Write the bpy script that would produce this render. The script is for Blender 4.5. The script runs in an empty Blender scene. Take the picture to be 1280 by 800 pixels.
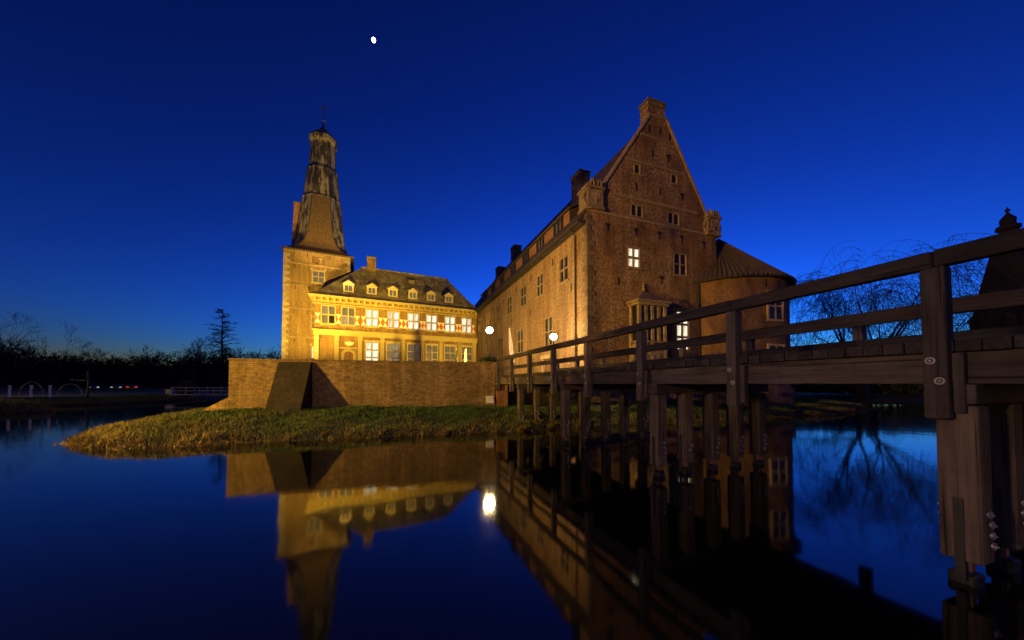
import bpy, bmesh, math, random
import numpy as np
from mathutils import Vector, Matrix, noise as mnoise

random.seed(7)
R = math.radians
SC = bpy.context.scene
COL = SC.collection

# ------------------------------------------------------------------ camera
cam_data = bpy.data.cameras.new("camera")
cam = bpy.data.objects.new("camera", cam_data)
COL.objects.link(cam)
SC.camera = cam
cam.location = (0, 0, 2.4)
cam.rotation_euler = (R(91.5), 0, 0)
cam_data.sensor_width = 36.0
cam_data.lens = 36.0 * 415 / 1280
cam_data.shift_y = 69.1 / 1280
cam_data.clip_start = 0.05
cam_data.clip_end = 6000

# ------------------------------------------------------------------ sky, moonlight, exposure
world = bpy.data.worlds.new("World")
SC.world = world
world.use_nodes = True
wnt = world.node_tree
bg = wnt.nodes["Background"]
sky = wnt.nodes.new("ShaderNodeTexSky")
sky.sky_type = 'NISHITA'
sky.sun_disc = False
sky.sun_elevation = R(-1.2)
sky.sun_rotation = R(19)
sky.ozone_density = 4.5
sky.air_density = 0.8
sky.dust_density = 0.0
gam = wnt.nodes.new("ShaderNodeGamma")
gam.inputs[1].default_value = 1.9
tint = wnt.nodes.new("ShaderNodeMix")
tint.data_type = 'RGBA'
tint.blend_type = 'MULTIPLY'
tint.inputs[0].default_value = 1.0
tint.inputs[7].default_value = (1.15, 1.32, 0.88, 1)
wnt.links.new(sky.outputs[0], gam.inputs[0])
wnt.links.new(gam.outputs[0], tint.inputs[6])
wnt.links.new(tint.outputs[2], bg.inputs[0])
bg.inputs[1].default_value = 2.3

sun_d = bpy.data.lights.new("moonlight", 'SUN')
sun_d.energy = 0.02
sun_d.angle = R(0.5)
sun_d.color = (0.75, 0.85, 1.0)
sun_o = bpy.data.objects.new("moonlight", sun_d)
COL.objects.link(sun_o)
MOON_DIR = Vector((-0.2814, 0.6571, 0.6993))
sun_o.rotation_euler = MOON_DIR.to_track_quat('Z', 'Y').to_euler()

SC.view_settings.view_transform = 'Standard'
SC.view_settings.look = 'None'
SC.view_settings.exposure = 0.0
SC.view_settings.gamma = 1.0
SC.view_settings.use_curve_mapping = False
SC.cycles.max_bounces = 6
SC.cycles.sample_clamp_indirect = 4.0

# ------------------------------------------------------------------ material helpers
def new_mat(name):
    m = bpy.data.materials.new(name)
    m.use_nodes = True
    nt = m.node_tree
    b = nt.nodes["Principled BSDF"]
    return m, nt, b

def nd(nt, typ, **kw):
    n = nt.nodes.new("ShaderNode" + typ)
    for k, v in kw.items():
        if k.startswith("i_"):
            n.inputs[k[2:].replace("_", " ")].default_value = v
        else:
            setattr(n, k, v)
    return n

def ramp(nt, fac, stops):
    n = nt.nodes.new("ShaderNodeValToRGB")
    el = n.color_ramp.elements
    while len(el) < len(stops):
        el.new(0.5)
    for e, (p, c) in zip(el, stops):
        e.position = p
        e.color = (*c, 1) if len(c) == 3 else c
    nt.links.new(fac, n.inputs[0])
    return n.outputs[0]

def mixc(nt, fac, a, b, mode='MIX'):
    n = nt.nodes.new("ShaderNodeMix")
    n.data_type = 'RGBA'
    n.blend_type = mode
    if isinstance(fac, (int, float)):
        n.inputs[0].default_value = fac
    else:
        nt.links.new(fac, n.inputs[0])
    for i, x in ((6, a), (7, b)):
        if isinstance(x, tuple):
            n.inputs[i].default_value = (*x, 1)
        else:
            nt.links.new(x, n.inputs[i])
    return n.outputs[2]

def noise(nt, vec, scale, detail=4, rough=0.55):
    n = nt.nodes.new("ShaderNodeTexNoise")
    n.inputs["Scale"].default_value = scale
    n.inputs["Detail"].default_value = detail
    n.inputs["Roughness"].default_value = rough
    if vec is not None:
        nt.links.new(vec, n.inputs["Vector"])
    return n.outputs[0]

def bump(nt, h, strength, dist, b):
    n = nt.nodes.new("ShaderNodeBump")
    n.inputs["Strength"].default_value = strength
    n.inputs["Distance"].default_value = dist
    nt.links.new(h, n.inputs["Height"])
    nt.links.new(n.outputs[0], b.inputs["Normal"])

def coords(nt, kind="Object", scale=None):
    t = nt.nodes.new("ShaderNodeTexCoord")
    o = t.outputs[kind]
    if scale is not None:
        m = nt.nodes.new("ShaderNodeMapping")
        m.inputs["Scale"].default_value = scale
        nt.links.new(o, m.inputs[0])
        o = m.outputs[0]
    return o

def brick_mat(name, c1, c2, mortar, blot, row=0.075, width=0.24, rough=0.9, patch=0.35, speck=1.0, bs=0.85, pale=0.0, palec=(0.55, 0.42, 0.24)):
    m, nt, b = new_mat(name)
    uv = coords(nt, "UV")
    ob = coords(nt, "Object")
    wob = noise(nt, ob, 1.3, 3)
    wmix = nt.nodes.new("ShaderNodeVectorMath")
    wmix.operation = 'MULTIPLY_ADD'
    wv = nt.nodes.new("ShaderNodeTexNoise")
    wv.inputs["Scale"].default_value = 0.9
    nt.links.new(ob, wv.inputs["Vector"])
    nt.links.new(wv.outputs[1], wmix.inputs[0])
    wmix.inputs[1].default_value = (0.03, 0.03, 0)
    nt.links.new(uv, wmix.inputs[2])
    br = nt.nodes.new("ShaderNodeTexBrick")
    br.inputs["Scale"].default_value = 1.0
    br.inputs["Mortar Size"].default_value = 0.009
    br.inputs["Mortar Smooth"].default_value = 0.3
    br.inputs["Bias"].default_value = -0.1
    br.inputs["Brick Width"].default_value = width
    br.inputs["Row Height"].default_value = row
    br.inputs["Color1"].default_value = (*c1, 1)
    br.inputs["Color2"].default_value = (*c2, 1)
    br.inputs["Mortar"].default_value = (*mortar, 1)
    nt.links.new(wmix.outputs[0], br.inputs["Vector"])
    # single odd bricks, fine speckle, large weathering
    sp = ramp(nt, noise(nt, ob, 5.5, 3, 0.7), [(0.36, (0.45, 0.42, 0.40)), (0.5, (1, 1, 1)), (0.68, (1.5, 1.45, 1.35))])
    col = mixc(nt, speck, br.outputs[0], sp, 'MULTIPLY')
    big = ramp(nt, noise(nt, ob, 0.45, 5, 0.6), [(0.38, (0, 0, 0)), (0.66, (1, 1, 1))])
    col = mixc(nt, big, col, mixc(nt, patch, col, blot), 'MIX')
    if pale:
        lime = nt.nodes.new("ShaderNodeMath"); lime.operation = 'MULTIPLY'
        nt.links.new(ramp(nt, noise(nt, ob, 0.33, 4, 0.6), [(0.38, (0, 0, 0)), (0.58, (1, 1, 1))]), lime.inputs[0])
        nt.links.new(ramp(nt, noise(nt, ob, 5.0, 3, 0.8), [(0.47, (0, 0, 0)), (0.56, (1, 1, 1))]), lime.inputs[1])
        l2 = nt.nodes.new("ShaderNodeMath"); l2.operation = 'MULTIPLY'
        nt.links.new(lime.outputs[0], l2.inputs[0]); l2.inputs[1].default_value = pale
        col = mixc(nt, l2.outputs[0], col, palec)
    streak = ramp(nt, noise(nt, coords(nt, "Object", (1.6, 1.6, 0.16)), 1.0, 4, 0.6), [(0.42, (0.5, 0.48, 0.45)), (0.6, (1, 1, 1))])
    col = mixc(nt, 0.6, col, streak, 'MULTIPLY')
    nt.links.new(col, b.inputs["Base Color"])
    b.inputs["Roughness"].default_value = rough
    add = nt.nodes.new("ShaderNodeMath")
    add.operation = 'MULTIPLY_ADD'
    nt.links.new(noise(nt, ob, 9, 4, 0.7), add.inputs[0])
    add.inputs[1].default_value = 1.4
    inv = nt.nodes.new("ShaderNodeMath")
    inv.operation = 'MULTIPLY'
    nt.links.new(br.outputs["Fac"], inv.inputs[0])
    inv.inputs[1].default_value = -0.6
    nt.links.new(inv.outputs[0], add.inputs[2])
    bump(nt, add.outputs[0], bs, 0.05, b)
    return m

def stone_mat(name, c1, c2, scale=2.0, rough=0.85, bs=0.4):
    m, nt, b = new_mat(name)
    ob = coords(nt, "Object")
    info = nt.nodes.new("ShaderNodeObjectInfo")
    col = ramp(nt, noise(nt, ob, scale, 6, 0.65), [(0.3, c1), (0.7, c2)])
    rnd = ramp(nt, info.outputs["Random"], [(0.0, (0.72, 0.72, 0.72)), (1.0, (1.1, 1.1, 1.1))])
    col = mixc(nt, 1.0, col, rnd, 'MULTIPLY')
    nt.links.new(col, b.inputs["Base Color"])
    b.inputs["Roughness"].default_value = rough
    bump(nt, noise(nt, ob, scale * 6, 5, 0.7), bs, 0.03, b)
    return m

def plain_mat(name, c, rough=0.7, metal=0.0, vary=0.25, scale=3.0):
    m, nt, b = new_mat(name)
    ob = coords(nt, "Object")
    lo = tuple(x * (1 - vary) for x in c)
    hi = tuple(min(1, x * (1 + vary)) for x in c)
    nt.links.new(ramp(nt, noise(nt, ob, scale, 5, 0.6), [(0.3, lo), (0.7, hi)]), b.inputs["Base Color"])
    b.inputs["Roughness"].default_value = rough
    b.inputs["Metallic"].default_value = metal
    return m

def tile_mat(name, c1, c2, moss, row=0.22, width=0.2):
    m, nt, b = new_mat(name)
    uv = coords(nt, "UV")
    ob = coords(nt, "Object")
    br = nt.nodes.new("ShaderNodeTexBrick")
    br.inputs["Scale"].default_value = 1.0
    br.inputs["Mortar Size"].default_value = 0.016
    br.inputs["Mortar Smooth"].default_value = 0.6
    br.inputs["Brick Width"].default_value = width
    br.inputs["Row Height"].default_value = row
    br.inputs["Color1"].default_value = (*c1, 1)
    br.inputs["Color2"].default_value = (*c2, 1)
    br.inputs["Mortar"].default_value = (c1[0] * 0.4, c1[1] * 0.4, c1[2] * 0.4, 1)
    nt.links.new(uv, br.inputs["Vector"])
    f = ramp(nt, noise(nt, ob, 0.8, 6, 0.7), [(0.46, (0, 0, 0)), (0.66, (1, 1, 1))])
    col = mixc(nt, f, br.outputs[0], moss)
    col = mixc(nt, 0.7, col, ramp(nt, noise(nt, ob, 4, 4, 0.7), [(0.3, (0.45, 0.45, 0.45)), (0.7, (1.35, 1.35, 1.35))]), 'MULTIPLY')
    nt.links.new(col, b.inputs["Base Color"])
    b.inputs["Roughness"].default_value = 0.85
    bump(nt, mixc(nt, 0.5, br.outputs["Fac"], noise(nt, ob, 6, 4)), -0.7, 0.04, b)
    return m

def wood_mat(name, c1, c2, axis=0, rough=0.85):
    m, nt, b = new_mat(name)
    sc = [14.0, 14.0, 14.0]
    sc[axis] = 0.9
    info = nt.nodes.new("ShaderNodeObjectInfo")
    ob = coords(nt, "Object")
    off = nt.nodes.new("ShaderNodeVectorMath")
    off.operation = 'MULTIPLY_ADD'
    cmb = nt.nodes.new("ShaderNodeCombineXYZ")
    for i in range(3):
        nt.links.new(info.outputs["Random"], cmb.inputs[i])
    nt.links.new(cmb.outputs[0], off.inputs[0])
    off.inputs[1].default_value = (37, 53, 71)
    nt.links.new(ob, off.inputs[2])
    mp = nt.nodes.new("ShaderNodeMapping")
    mp.inputs["Scale"].default_value = sc
    nt.links.new(off.outputs[0], mp.inputs[0])
    g = noise(nt, mp.outputs[0], 1.0, 6, 0.65)
    blotch = noise(nt, off.outputs[0], 2.2, 4, 0.6)
    col = ramp(nt, g, [(0.28, c1), (0.72, c2)])
    col = mixc(nt, 0.75, col, ramp(nt, blotch, [(0.3, (0.5, 0.5, 0.52)), (0.7, (1.3, 1.25, 1.2))]), 'MULTIPLY')
    sc2 = [30.0, 30.0, 30.0]; sc2[axis] = 0.55
    mp2 = nt.nodes.new("ShaderNodeMapping"); mp2.inputs["Scale"].default_value = sc2
    nt.links.new(off.outputs[0], mp2.inputs[0])
    crack = ramp(nt, noise(nt, mp2.outputs[0], 1.0, 2, 0.5), [(0.33, (0.12, 0.11, 0.1)), (0.40, (1, 1, 1))])
    col = mixc(nt, 0.9, col, crack, 'MULTIPLY')
    alg = ramp(nt, noise(nt, off.outputs[0], 1.1, 5, 0.7), [(0.52, (0, 0, 0)), (0.72, (1, 1, 1))])
    col = mixc(nt, alg, col, mixc(nt, 0.55, col, (0.05, 0.055, 0.03)))
    rnd = ramp(nt, info.outputs["Random"], [(0, (0.6, 0.6, 0.6)), (1, (1.25, 1.25, 1.25))])
    col = mixc(nt, 1.0, col, rnd, 'MULTIPLY')
    nt.links.new(col, b.inputs["Base Color"])
    b.inputs["Roughness"].default_value = rough
    bump(nt, mixc(nt, 1.0, g, crack, 'MULTIPLY'), 0.9, 0.025, b)
    return m

def lit_mat(name, c, strength):
    """A lit window: warm room light behind pane and curtain."""
    m, nt, b = new_mat(name)
    ob = coords(nt, "Object")
    info = nt.nodes.new("ShaderNodeObjectInfo")
    f = ramp(nt, noise(nt, coords(nt, "Object", (9, 9, 1.0)), 1.0, 3), [(0.32, (0.38, 0.32, 0.22)), (0.6, (1, 1, 1))])
    rnd = ramp(nt, info.outputs["Random"], [(0, (0.55, 0.5, 0.42)), (0.6, (1, 1, 1))])
    col = mixc(nt, 1.0, mixc(nt, 1.0, f, rnd, 'MULTIPLY'), c, 'MULTIPLY')
    b.inputs["Base Color"].default_value = (0.1, 0.1, 0.1, 1)
    b.inputs["Roughness"].default_value = 0.08
    nt.links.new(col, b.inputs["Emission Color"])
    b.inputs["Emission Strength"].default_value = strength
    return m

def emit_mat(name, c, strength):
    m, nt, b = new_mat(name)
    b.inputs["Base Color"].default_value = (*c, 1)
    b.inputs["Emission Color"].default_value = (*c, 1)
    b.inputs["Emission Strength"].default_value = strength
    return m

M = {}
M['brick_gable'] = brick_mat("brick_gable", (0.25, 0.095, 0.032), (0.37, 0.18, 0.07), (0.46, 0.34, 0.17), (0.10, 0.05, 0.022), patch=0.75, pale=0.85)
M['brick_round'] = brick_mat("brick_round", (0.28, 0.12, 0.045), (0.36, 0.19, 0.08), (0.38, 0.28, 0.15), (0.2, 0.11, 0.05), patch=0.3, speck=0.5)
M['brick_side'] = brick_mat("brick_side", (0.32, 0.17, 0.07), (0.42, 0.26, 0.12), (0.46, 0.36, 0.2), (0.20, 0.12, 0.055), patch=0.5, pale=0.6)
M['brick_tower'] = brick_mat("brick_tower", (0.36, 0.21, 0.08), (0.48, 0.32, 0.14), (0.52, 0.42, 0.22), (0.32, 0.2, 0.09), speck=0.7)
M['brick_wing'] = brick_mat("brick_wing", (0.38, 0.19, 0.06), (0.48, 0.29, 0.11), (0.5, 0.4, 0.2), (0.34, 0.2, 0.08), patch=0.25, speck=0.5)
M['brick_wall'] = brick_mat("brick_wall", (0.27, 0.155, 0.06), (0.50, 0.31, 0.12), (0.10, 0.075, 0.04), (0.15, 0.10, 0.04), row=0.115, width=0.34, patch=0.6, speck=0.6, bs=0.5, pale=0.35, palec=(0.5, 0.36, 0.16))
M['brick_shaded'] = brick_mat("brick_shaded", (0.055, 0.038, 0.018), (0.085, 0.058, 0.028), (0.035, 0.028, 0.018), (0.035, 0.032, 0.014), row=0.115, width=0.34, patch=0.5, speck=0.6, bs=0.5)  # buttress and retaining wall: shade put into a darkened brick colour
M['brick_pier'] = brick_mat("brick_pier", (0.42, 0.17, 0.06), (0.5, 0.24, 0.09), (0.3, 0.2, 0.12), (0.36, 0.18, 0.08), row=0.13, width=0.34, patch=0.2, speck=0.3)
M['stone'] = stone_mat("sandstone", (0.17, 0.12, 0.065), (0.46, 0.36, 0.2), 3.0)
M['stone_pale'] = stone_mat("pale_sandstone", (0.34, 0.27, 0.15), (0.56, 0.46, 0.27))
M['stone_dark'] = stone_mat("weathered_sandstone", (0.08, 0.06, 0.035), (0.22, 0.165, 0.095), 3.0)
M['stone_wing'] = stone_mat("painted_sandstone", (0.46, 0.35, 0.14), (0.60, 0.48, 0.22), bs=0.2)
M['stone_mid'] = stone_mat("dull_sandstone", (0.22, 0.155, 0.08), (0.44, 0.33, 0.18), 3.0)
M['frame'] = plain_mat("window_stone_frame", (0.30, 0.225, 0.12), 0.75, vary=0.2)
M['frame_white'] = plain_mat("cream_window_frame", (0.56, 0.46, 0.24), 0.6, vary=0.15)
M['sash'] = plain_mat("sash_bars", (0.2, 0.13, 0.06), 0.6)
M['tile_main'] = tile_mat("roof_tiles_main", (0.075, 0.042, 0.028), (0.11, 0.06, 0.04), (0.06, 0.055, 0.03))
M['tile_wing'] = tile_mat("roof_slates_wing", (0.17, 0.13, 0.07), (0.24, 0.19, 0.11), (0.46, 0.39, 0.18))
M['tile_round'] = tile_mat("roof_pantiles", (0.085, 0.06, 0.045), (0.13, 0.09, 0.065), (0.09, 0.08, 0.05))
M['boards'] = wood_mat("brown_boards", (0.26, 0.13, 0.06), (0.38, 0.21, 0.10), axis=2)
M['slate'] = tile_mat("spire_slate", (0.14, 0.08, 0.03), (0.19, 0.115, 0.045), (0.13, 0.085, 0.035), row=0.3)
M['gate_dark'] = plain_mat("silhouette_masonry", (0.02, 0.017, 0.017), 0.9)  # near-black colour stands in for the gate tower being an unlit silhouette
M['iron'] = plain_mat("wrought_iron", (0.035, 0.03, 0.028), 0.6, 0.4)
M['gutter'] = plain_mat("gutter_metal", (0.045, 0.038, 0.03), 0.6, 0.2)
M['timber'] = wood_mat("bridge_timber", (0.045, 0.033, 0.028), (0.15, 0.112, 0.094), axis=1)
M['timber_rail'] = wood_mat("rail_timber", (0.022, 0.016, 0.014), (0.08, 0.058, 0.05), axis=1)
M['timber_post'] = wood_mat("post_timber", (0.065, 0.05, 0.041), (0.19, 0.148, 0.122), axis=2)
M['timber_pile'] = wood_mat("pile_timber", (0.065, 0.046, 0.034), (0.20, 0.148, 0.105), axis=2)
M['timber_wet'] = wood_mat("wet_timber", (0.010, 0.009, 0.008), (0.03, 0.025, 0.02), axis=2, rough=0.5)
M['timber_plank'] = wood_mat("plank_timber", (0.03, 0.024, 0.02), (0.09, 0.07, 0.058), axis=0)
M['steel'] = plain_mat("galvanised_steel", (0.55, 0.52, 0.5), 0.38, 0.85)
M['rust'] = plain_mat("rusty_steel", (0.3, 0.16, 0.1), 0.6, 0.4)
M['white'] = plain_mat("white_canvas", (0.78, 0.74, 0.68), 0.8, vary=0.08)
M['grey_wood'] = plain_mat("grey_painted_wood", (0.24, 0.23, 0.21), 0.8)
M['canvas'] = plain_mat("parasol_canvas", (0.5, 0.47, 0.42), 0.85, vary=0.1)
M['dark_paint'] = plain_mat("dark_paint", (0.02, 0.02, 0.025), 0.4)
M['bark'] = plain_mat("bark", (0.045, 0.035, 0.028), 0.95)
M['bark_far'] = plain_mat("far_bark", (0.012, 0.010, 0.009), 0.95)
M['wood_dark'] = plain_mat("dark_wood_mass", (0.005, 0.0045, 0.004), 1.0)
M['leaf'] = plain_mat("shrub_leaf", (0.045, 0.06, 0.022), 0.8, vary=0.5)
M['lit'] = lit_mat("lit_window", (1.0, 0.93, 0.72), 1.5)
M['lit_dim'] = lit_mat("curtained_window", (0.75, 0.62, 0.42), 0.42)
M['lit_faint'] = lit_mat("faint_window", (0.5, 0.42, 0.33), 0.16)

def glass():
    m, nt, b = new_mat("dark_glass")
    b.inputs["Base Color"].default_value = (0.025, 0.022, 0.022, 1)
    b.inputs["Roughness"].default_value = 0.06
    bump(nt, noise(nt, coords(nt, "Object"), 2.0, 2), 0.08, 0.05, b)
    return m
M['glass'] = glass()

def lead():
    """Weathered spire cladding: pale oxidised sheets with dark worn patches."""
    m, nt, b = new_mat("weathered_lead")
    ob = coords(nt, "Object", (1.3, 1.3, 0.24))
    n1 = noise(nt, ob, 1.1, 7, 0.7)
    col = ramp(nt, n1, [(0.40, (0.022, 0.019, 0.016)), (0.49, (0.05, 0.043, 0.035)), (0.53, (0.25, 0.21, 0.14)), (0.75, (0.36, 0.31, 0.21))])
    nt.links.new(col, b.inputs["Base Color"])
    b.inputs["Roughness"].default_value = 0.8
    bump(nt, n1, 0.5, 0.08, b)
    return m
M['lead'] = lead()

def shutter():
    """Painted shutter: white hourglass on orange-red."""
    m, nt, b = new_mat("painted_shutter")
    uv = coords(nt, "UV")
    sep = nt.nodes.new("ShaderNodeSeparateXYZ")
    nt.links.new(uv, sep.inputs[0])
    def absd(o):
        a = nd(nt, "Math", operation='SUBTRACT'); a.inputs[1].default_value = 0.5
        nt.links.new(o, a.inputs[0])
        c = nd(nt, "Math", operation='ABSOLUTE')
        nt.links.new(a.outputs[0], c.inputs[0])
        return c.outputs[0]
    lt = nd(nt, "Math", operation='LESS_THAN')
    nt.links.new(absd(sep.outputs[0]), lt.inputs[0])
    nt.links.new(absd(sep.outputs[1]), lt.inputs[1])
    nt.links.new(mixc(nt, lt.outputs[0], (0.55, 0.13, 0.02), (0.85, 0.82, 0.74)), b.inputs["Base Color"])
    b.inputs["Roughness"].default_value = 0.55
    return m
M['shutter'] = shutter()

def ground_mat():
    m, nt, b = new_mat("turf")
    ob = coords(nt, "Object")
    col = ramp(nt, noise(nt, ob, 1.2, 7, 0.7), [(0.3, (0.016, 0.022, 0.006)), (0.5, (0.032, 0.042, 0.010)), (0.72, (0.075, 0.066, 0.02))])
    geo = nt.nodes.new("ShaderNodeNewGeometry")
    sep = nt.nodes.new("ShaderNodeSeparateXYZ")
    nt.links.new(geo.outputs["Position"], sep.inputs[0])
    mp = nd(nt, "MapRange")
    mp.inputs["From Min"].default_value = 0.02
    mp.inputs["From Max"].default_value = 0.35
    nt.links.new(sep.outputs[2], mp.inputs["Value"])
    col = mixc(nt, mp.outputs[0], (0.035, 0.027, 0.017), col)
    nt.links.new(col, b.inputs["Base Color"])
    b.inputs["Roughness"].default_value = 0.95
    bump(nt, noise(nt, ob, 7, 5, 0.7), 0.8, 0.12, b)
    return m
M['turf'] = ground_mat()

def grass_mat():
    m, nt, b = new_mat("grass_blades")
    at = nt.nodes.new("ShaderNodeAttribute")
    at.attribute_name = "Col"
    nt.links.new(at.outputs["Color"], b.inputs["Base Color"])
    b.inputs["Roughness"].default_value = 0.8
    return m
M['grass'] = grass_mat()

def water_mat():
    m, nt, b = new_mat("moat_water")
    b.inputs["Base Color"].default_value = (0.0025, 0.003, 0.004, 1)
    b.inputs["Roughness"].default_value = 0.06
    b.inputs["IOR"].default_value = 1.62
    ob = coords(nt, "Object")
    bump(nt, noise(nt, ob, 0.9, 2, 0.5), 0.012, 0.3, b)
    return m
M['water'] = water_mat()
M['paving'] = stone_mat("courtyard_paving", (0.16, 0.14, 0.11), (0.26, 0.23, 0.18), 3)

# ------------------------------------------------------------------ mesh builder
class MB:
    def __init__(self):
        self.v, self.f, self.u = [], [], []
    def poly(self, pts, uv=None):
        i = len(self.v)
        self.v += [tuple(p) for p in pts]
        self.f.append(tuple(range(i, i + len(pts))))
        self.u.append(uv)
        return self
    def hexa(self, p):
        """8 points: bottom ring 0-3 (ccw from above), top ring 4-7."""
        for q in ((3, 2, 1, 0), (4, 5, 6, 7), (0, 1, 5, 4), (1, 2, 6, 5), (2, 3, 7, 6), (3, 0, 4, 7)):
            self.poly([p[k] for k in q])
        return self
    def box(self, x0, x1, y0, y1, z0, z1):
        return self.hexa([(x0, y0, z0), (x1, y0, z0), (x1, y1, z0), (x0, y1, z0),
                          (x0, y0, z1), (x1, y0, z1), (x1, y1, z1), (x0, y1, z1)])
    def prism(self, poly2, fn, d0, d1):
        """Extrude a 2D polygon: fn(a, b, d) -> 3D point."""
        n = len(poly2)
        A = [fn(a, b, d0) for a, b in poly2]
        B = [fn(a, b, d1) for a, b in poly2]
        self.poly(A[::-1]); self.poly(B)
        for i in range(n):
            j = (i + 1) % n
            self.poly([A[i], A[j], B[j], B[i]])
        return self
    def tube(self, path, rad, n=6, caps=True):
        path = [Vector(p) for p in path]
        if isinstance(rad, (int, float)):
            rad = [rad] * len(path)
        rings = []
        for i, p in enumerate(path):
            d = (path[min(i + 1, len(path) - 1)] - path[max(i - 1, 0)])
            d = d.normalized() if d.length > 1e-9 else Vector((0, 0, 1))
            a = d.cross(Vector((0, 0, 1)))
            if a.length < 1e-3:
                a = Vector((1, 0, 0))
            a.normalize()
            c = d.cross(a)
            rings.append([p + (a * math.cos(t) + c * math.sin(t)) * rad[i] for t in [2 * math.pi * k / n for k in range(n)]])
        b0 = len(self.v)
        for r in rings:
            self.v += [tuple(q) for q in r]
        for i in range(len(rings) - 1):
            for k in range(n):
                k2 = (k + 1) % n
                self.f.append((b0 + i * n + k, b0 + i * n + k2, b0 + (i + 1) * n + k2, b0 + (i + 1) * n + k))
                self.u.append(None)
        if caps:
            self.f.append(tuple(b0 + k for k in range(n))[::-1]); self.u.append(None)
            self.f.append(tuple(b0 + (len(rings) - 1) * n + k for k in range(n))); self.u.append(None)
        return self
    def lathe(self, prof, n=16, c=(0, 0), a0=0.0):
        """prof: list of (r, z)."""
        b0 = len(self.v)
        for r, z in prof:
            for k in range(n):
                t = a0 + 2 * math.pi * k / n
                self.v.append((c[0] + r * math.cos(t), c[1] + r * math.sin(t), z))
        for i in range(len(prof) - 1):
            for k in range(n):
                k2 = (k + 1) % n
                self.f.append((b0 + i * n + k, b0 + i * n + k2, b0 + (i + 1) * n + k2, b0 + (i + 1) * n + k))
                rr = max(prof[i][0], prof[i + 1][0])
                s0, s1 = rr * 2 * math.pi * k / n, rr * 2 * math.pi * (k + 1) / n
                L = math.hypot(prof[i + 1][0] - prof[i][0], prof[i + 1][1] - prof[i][1])
                zb = prof[i][1]
                self.u.append([(s0, zb), (s1, zb), (s1, zb + L), (s0, zb + L)])
        self.f.append(tuple(b0 + (len(prof) - 1) * n + k for k in range(n))); self.u.append(None)
        self.f.append(tuple(b0 + k for k in range(n))[::-1]); self.u.append(None)
        return self
    def mesh(self, name, mat, smooth=False):
        me = bpy.data.meshes.new(name)
        me.from_pydata(self.v, [], self.f)
        uvl = me.uv_layers.new(name="UVMap")
        for p, uv in zip(me.polygons, self.u):
            if uv is not None:
                for li, q in zip(p.loop_indices, uv):
                    uvl.data[li].uv = q
                continue
            nn = p.normal
            if abs(nn.z) > 0.985:
                t, w = Vector((1, 0, 0)), Vector((0, 1, 0))
            else:
                t = Vector((0, 0, 1)).cross(nn); t.normalize()
                w = nn.cross(t)
            for li in p.loop_indices:
                co = me.vertices[me.loops[li].vertex_index].co
                uvl.data[li].uv = (co.dot(t), co.dot(w))
        if smooth:
            me.shade_smooth()
        me.materials.append(M[mat] if isinstance(mat, str) else mat)
        return me
    def build(self, name, mat, parent=None, loc=(0, 0, 0), rz=0.0, smooth=False):
        return place(name, self.mesh(name, mat, smooth), parent, loc, rz)

def place(name, me, parent=None, loc=(0, 0, 0), rz=0.0):
    o = bpy.data.objects.new(name, me)
    COL.objects.link(o)
    o.parent = parent
    o.location = loc
    o.rotation_euler = (0, 0, rz)
    return o

def tag(o, label, cat=None, group=None, kind=None):
    o["label"] = label
    if cat: o["category"] = cat
    if group: o["group"] = group
    if kind: o["kind"] = kind
    return o

def thing(name, label, cat, loc=(0, 0, 0), rz=0.0, group=None):
    o = bpy.data.objects.new(name, None)
    COL.objects.link(o)
    o.empty_display_size = 0.3
    o.location = loc
    o.rotation_euler = (0, 0, rz)
    return tag(o, label, cat, group)

def chamfer(me, w):
    bm = bmesh.new(); bm.from_mesh(me)
    bmesh.ops.remove_doubles(bm, verts=bm.verts, dist=1e-5)
    bmesh.ops.bevel(bm, geom=bm.edges[:], offset=w, segments=1, affect='EDGES', profile=0.5)
    bm.to_mesh(me); bm.free()
    return me

def lamp(name, kind, loc, energy, color, parent=None, radius=0.1, aim=None, cone=None, blend=0.5):
    d = bpy.data.lights.new(name, kind)
    d.energy = energy
    d.color = color
    d.shadow_soft_size = radius
    if kind == 'SPOT':
        d.spot_size = R(cone); d.spot_blend = blend
    o = bpy.data.objects.new(name, d)
    COL.objects.link(o)
    o.parent = parent
    o.location = loc
    if aim is not None:
        o.rotation_euler = (Vector(loc) - Vector(aim)).to_track_quat('Z', 'Y').to_euler()
    return o

# ------------------------------------------------------------------ walls with openings, windows
def clip_poly(poly, reg):
    """Sutherland-Hodgman of a 2D polygon against a convex ccw region."""
    out = poly
    for i in range(len(reg)):
        a, b = reg[i], reg[(i + 1) % len(reg)]
        inp, out = out, []
        for j in range(len(inp)):
            p, q = inp[j], inp[(j + 1) % len(inp)]
            sp = (b[0] - a[0]) * (p[1] - a[1]) - (b[1] - a[1]) * (p[0] - a[0])
            sq = (b[0] - a[0]) * (q[1] - a[1]) - (b[1] - a[1]) * (q[0] - a[0])
            if sp >= -1e-9: out.append(p)
            if (sp > 1e-9 and sq < -1e-9) or (sp < -1e-9 and sq > 1e-9):
                t = sp / (sp - sq)
                out.append((p[0] + (q[0] - p[0]) * t, p[1] + (q[1] - p[1]) * t))
        if not out: return []
    return out

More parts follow.
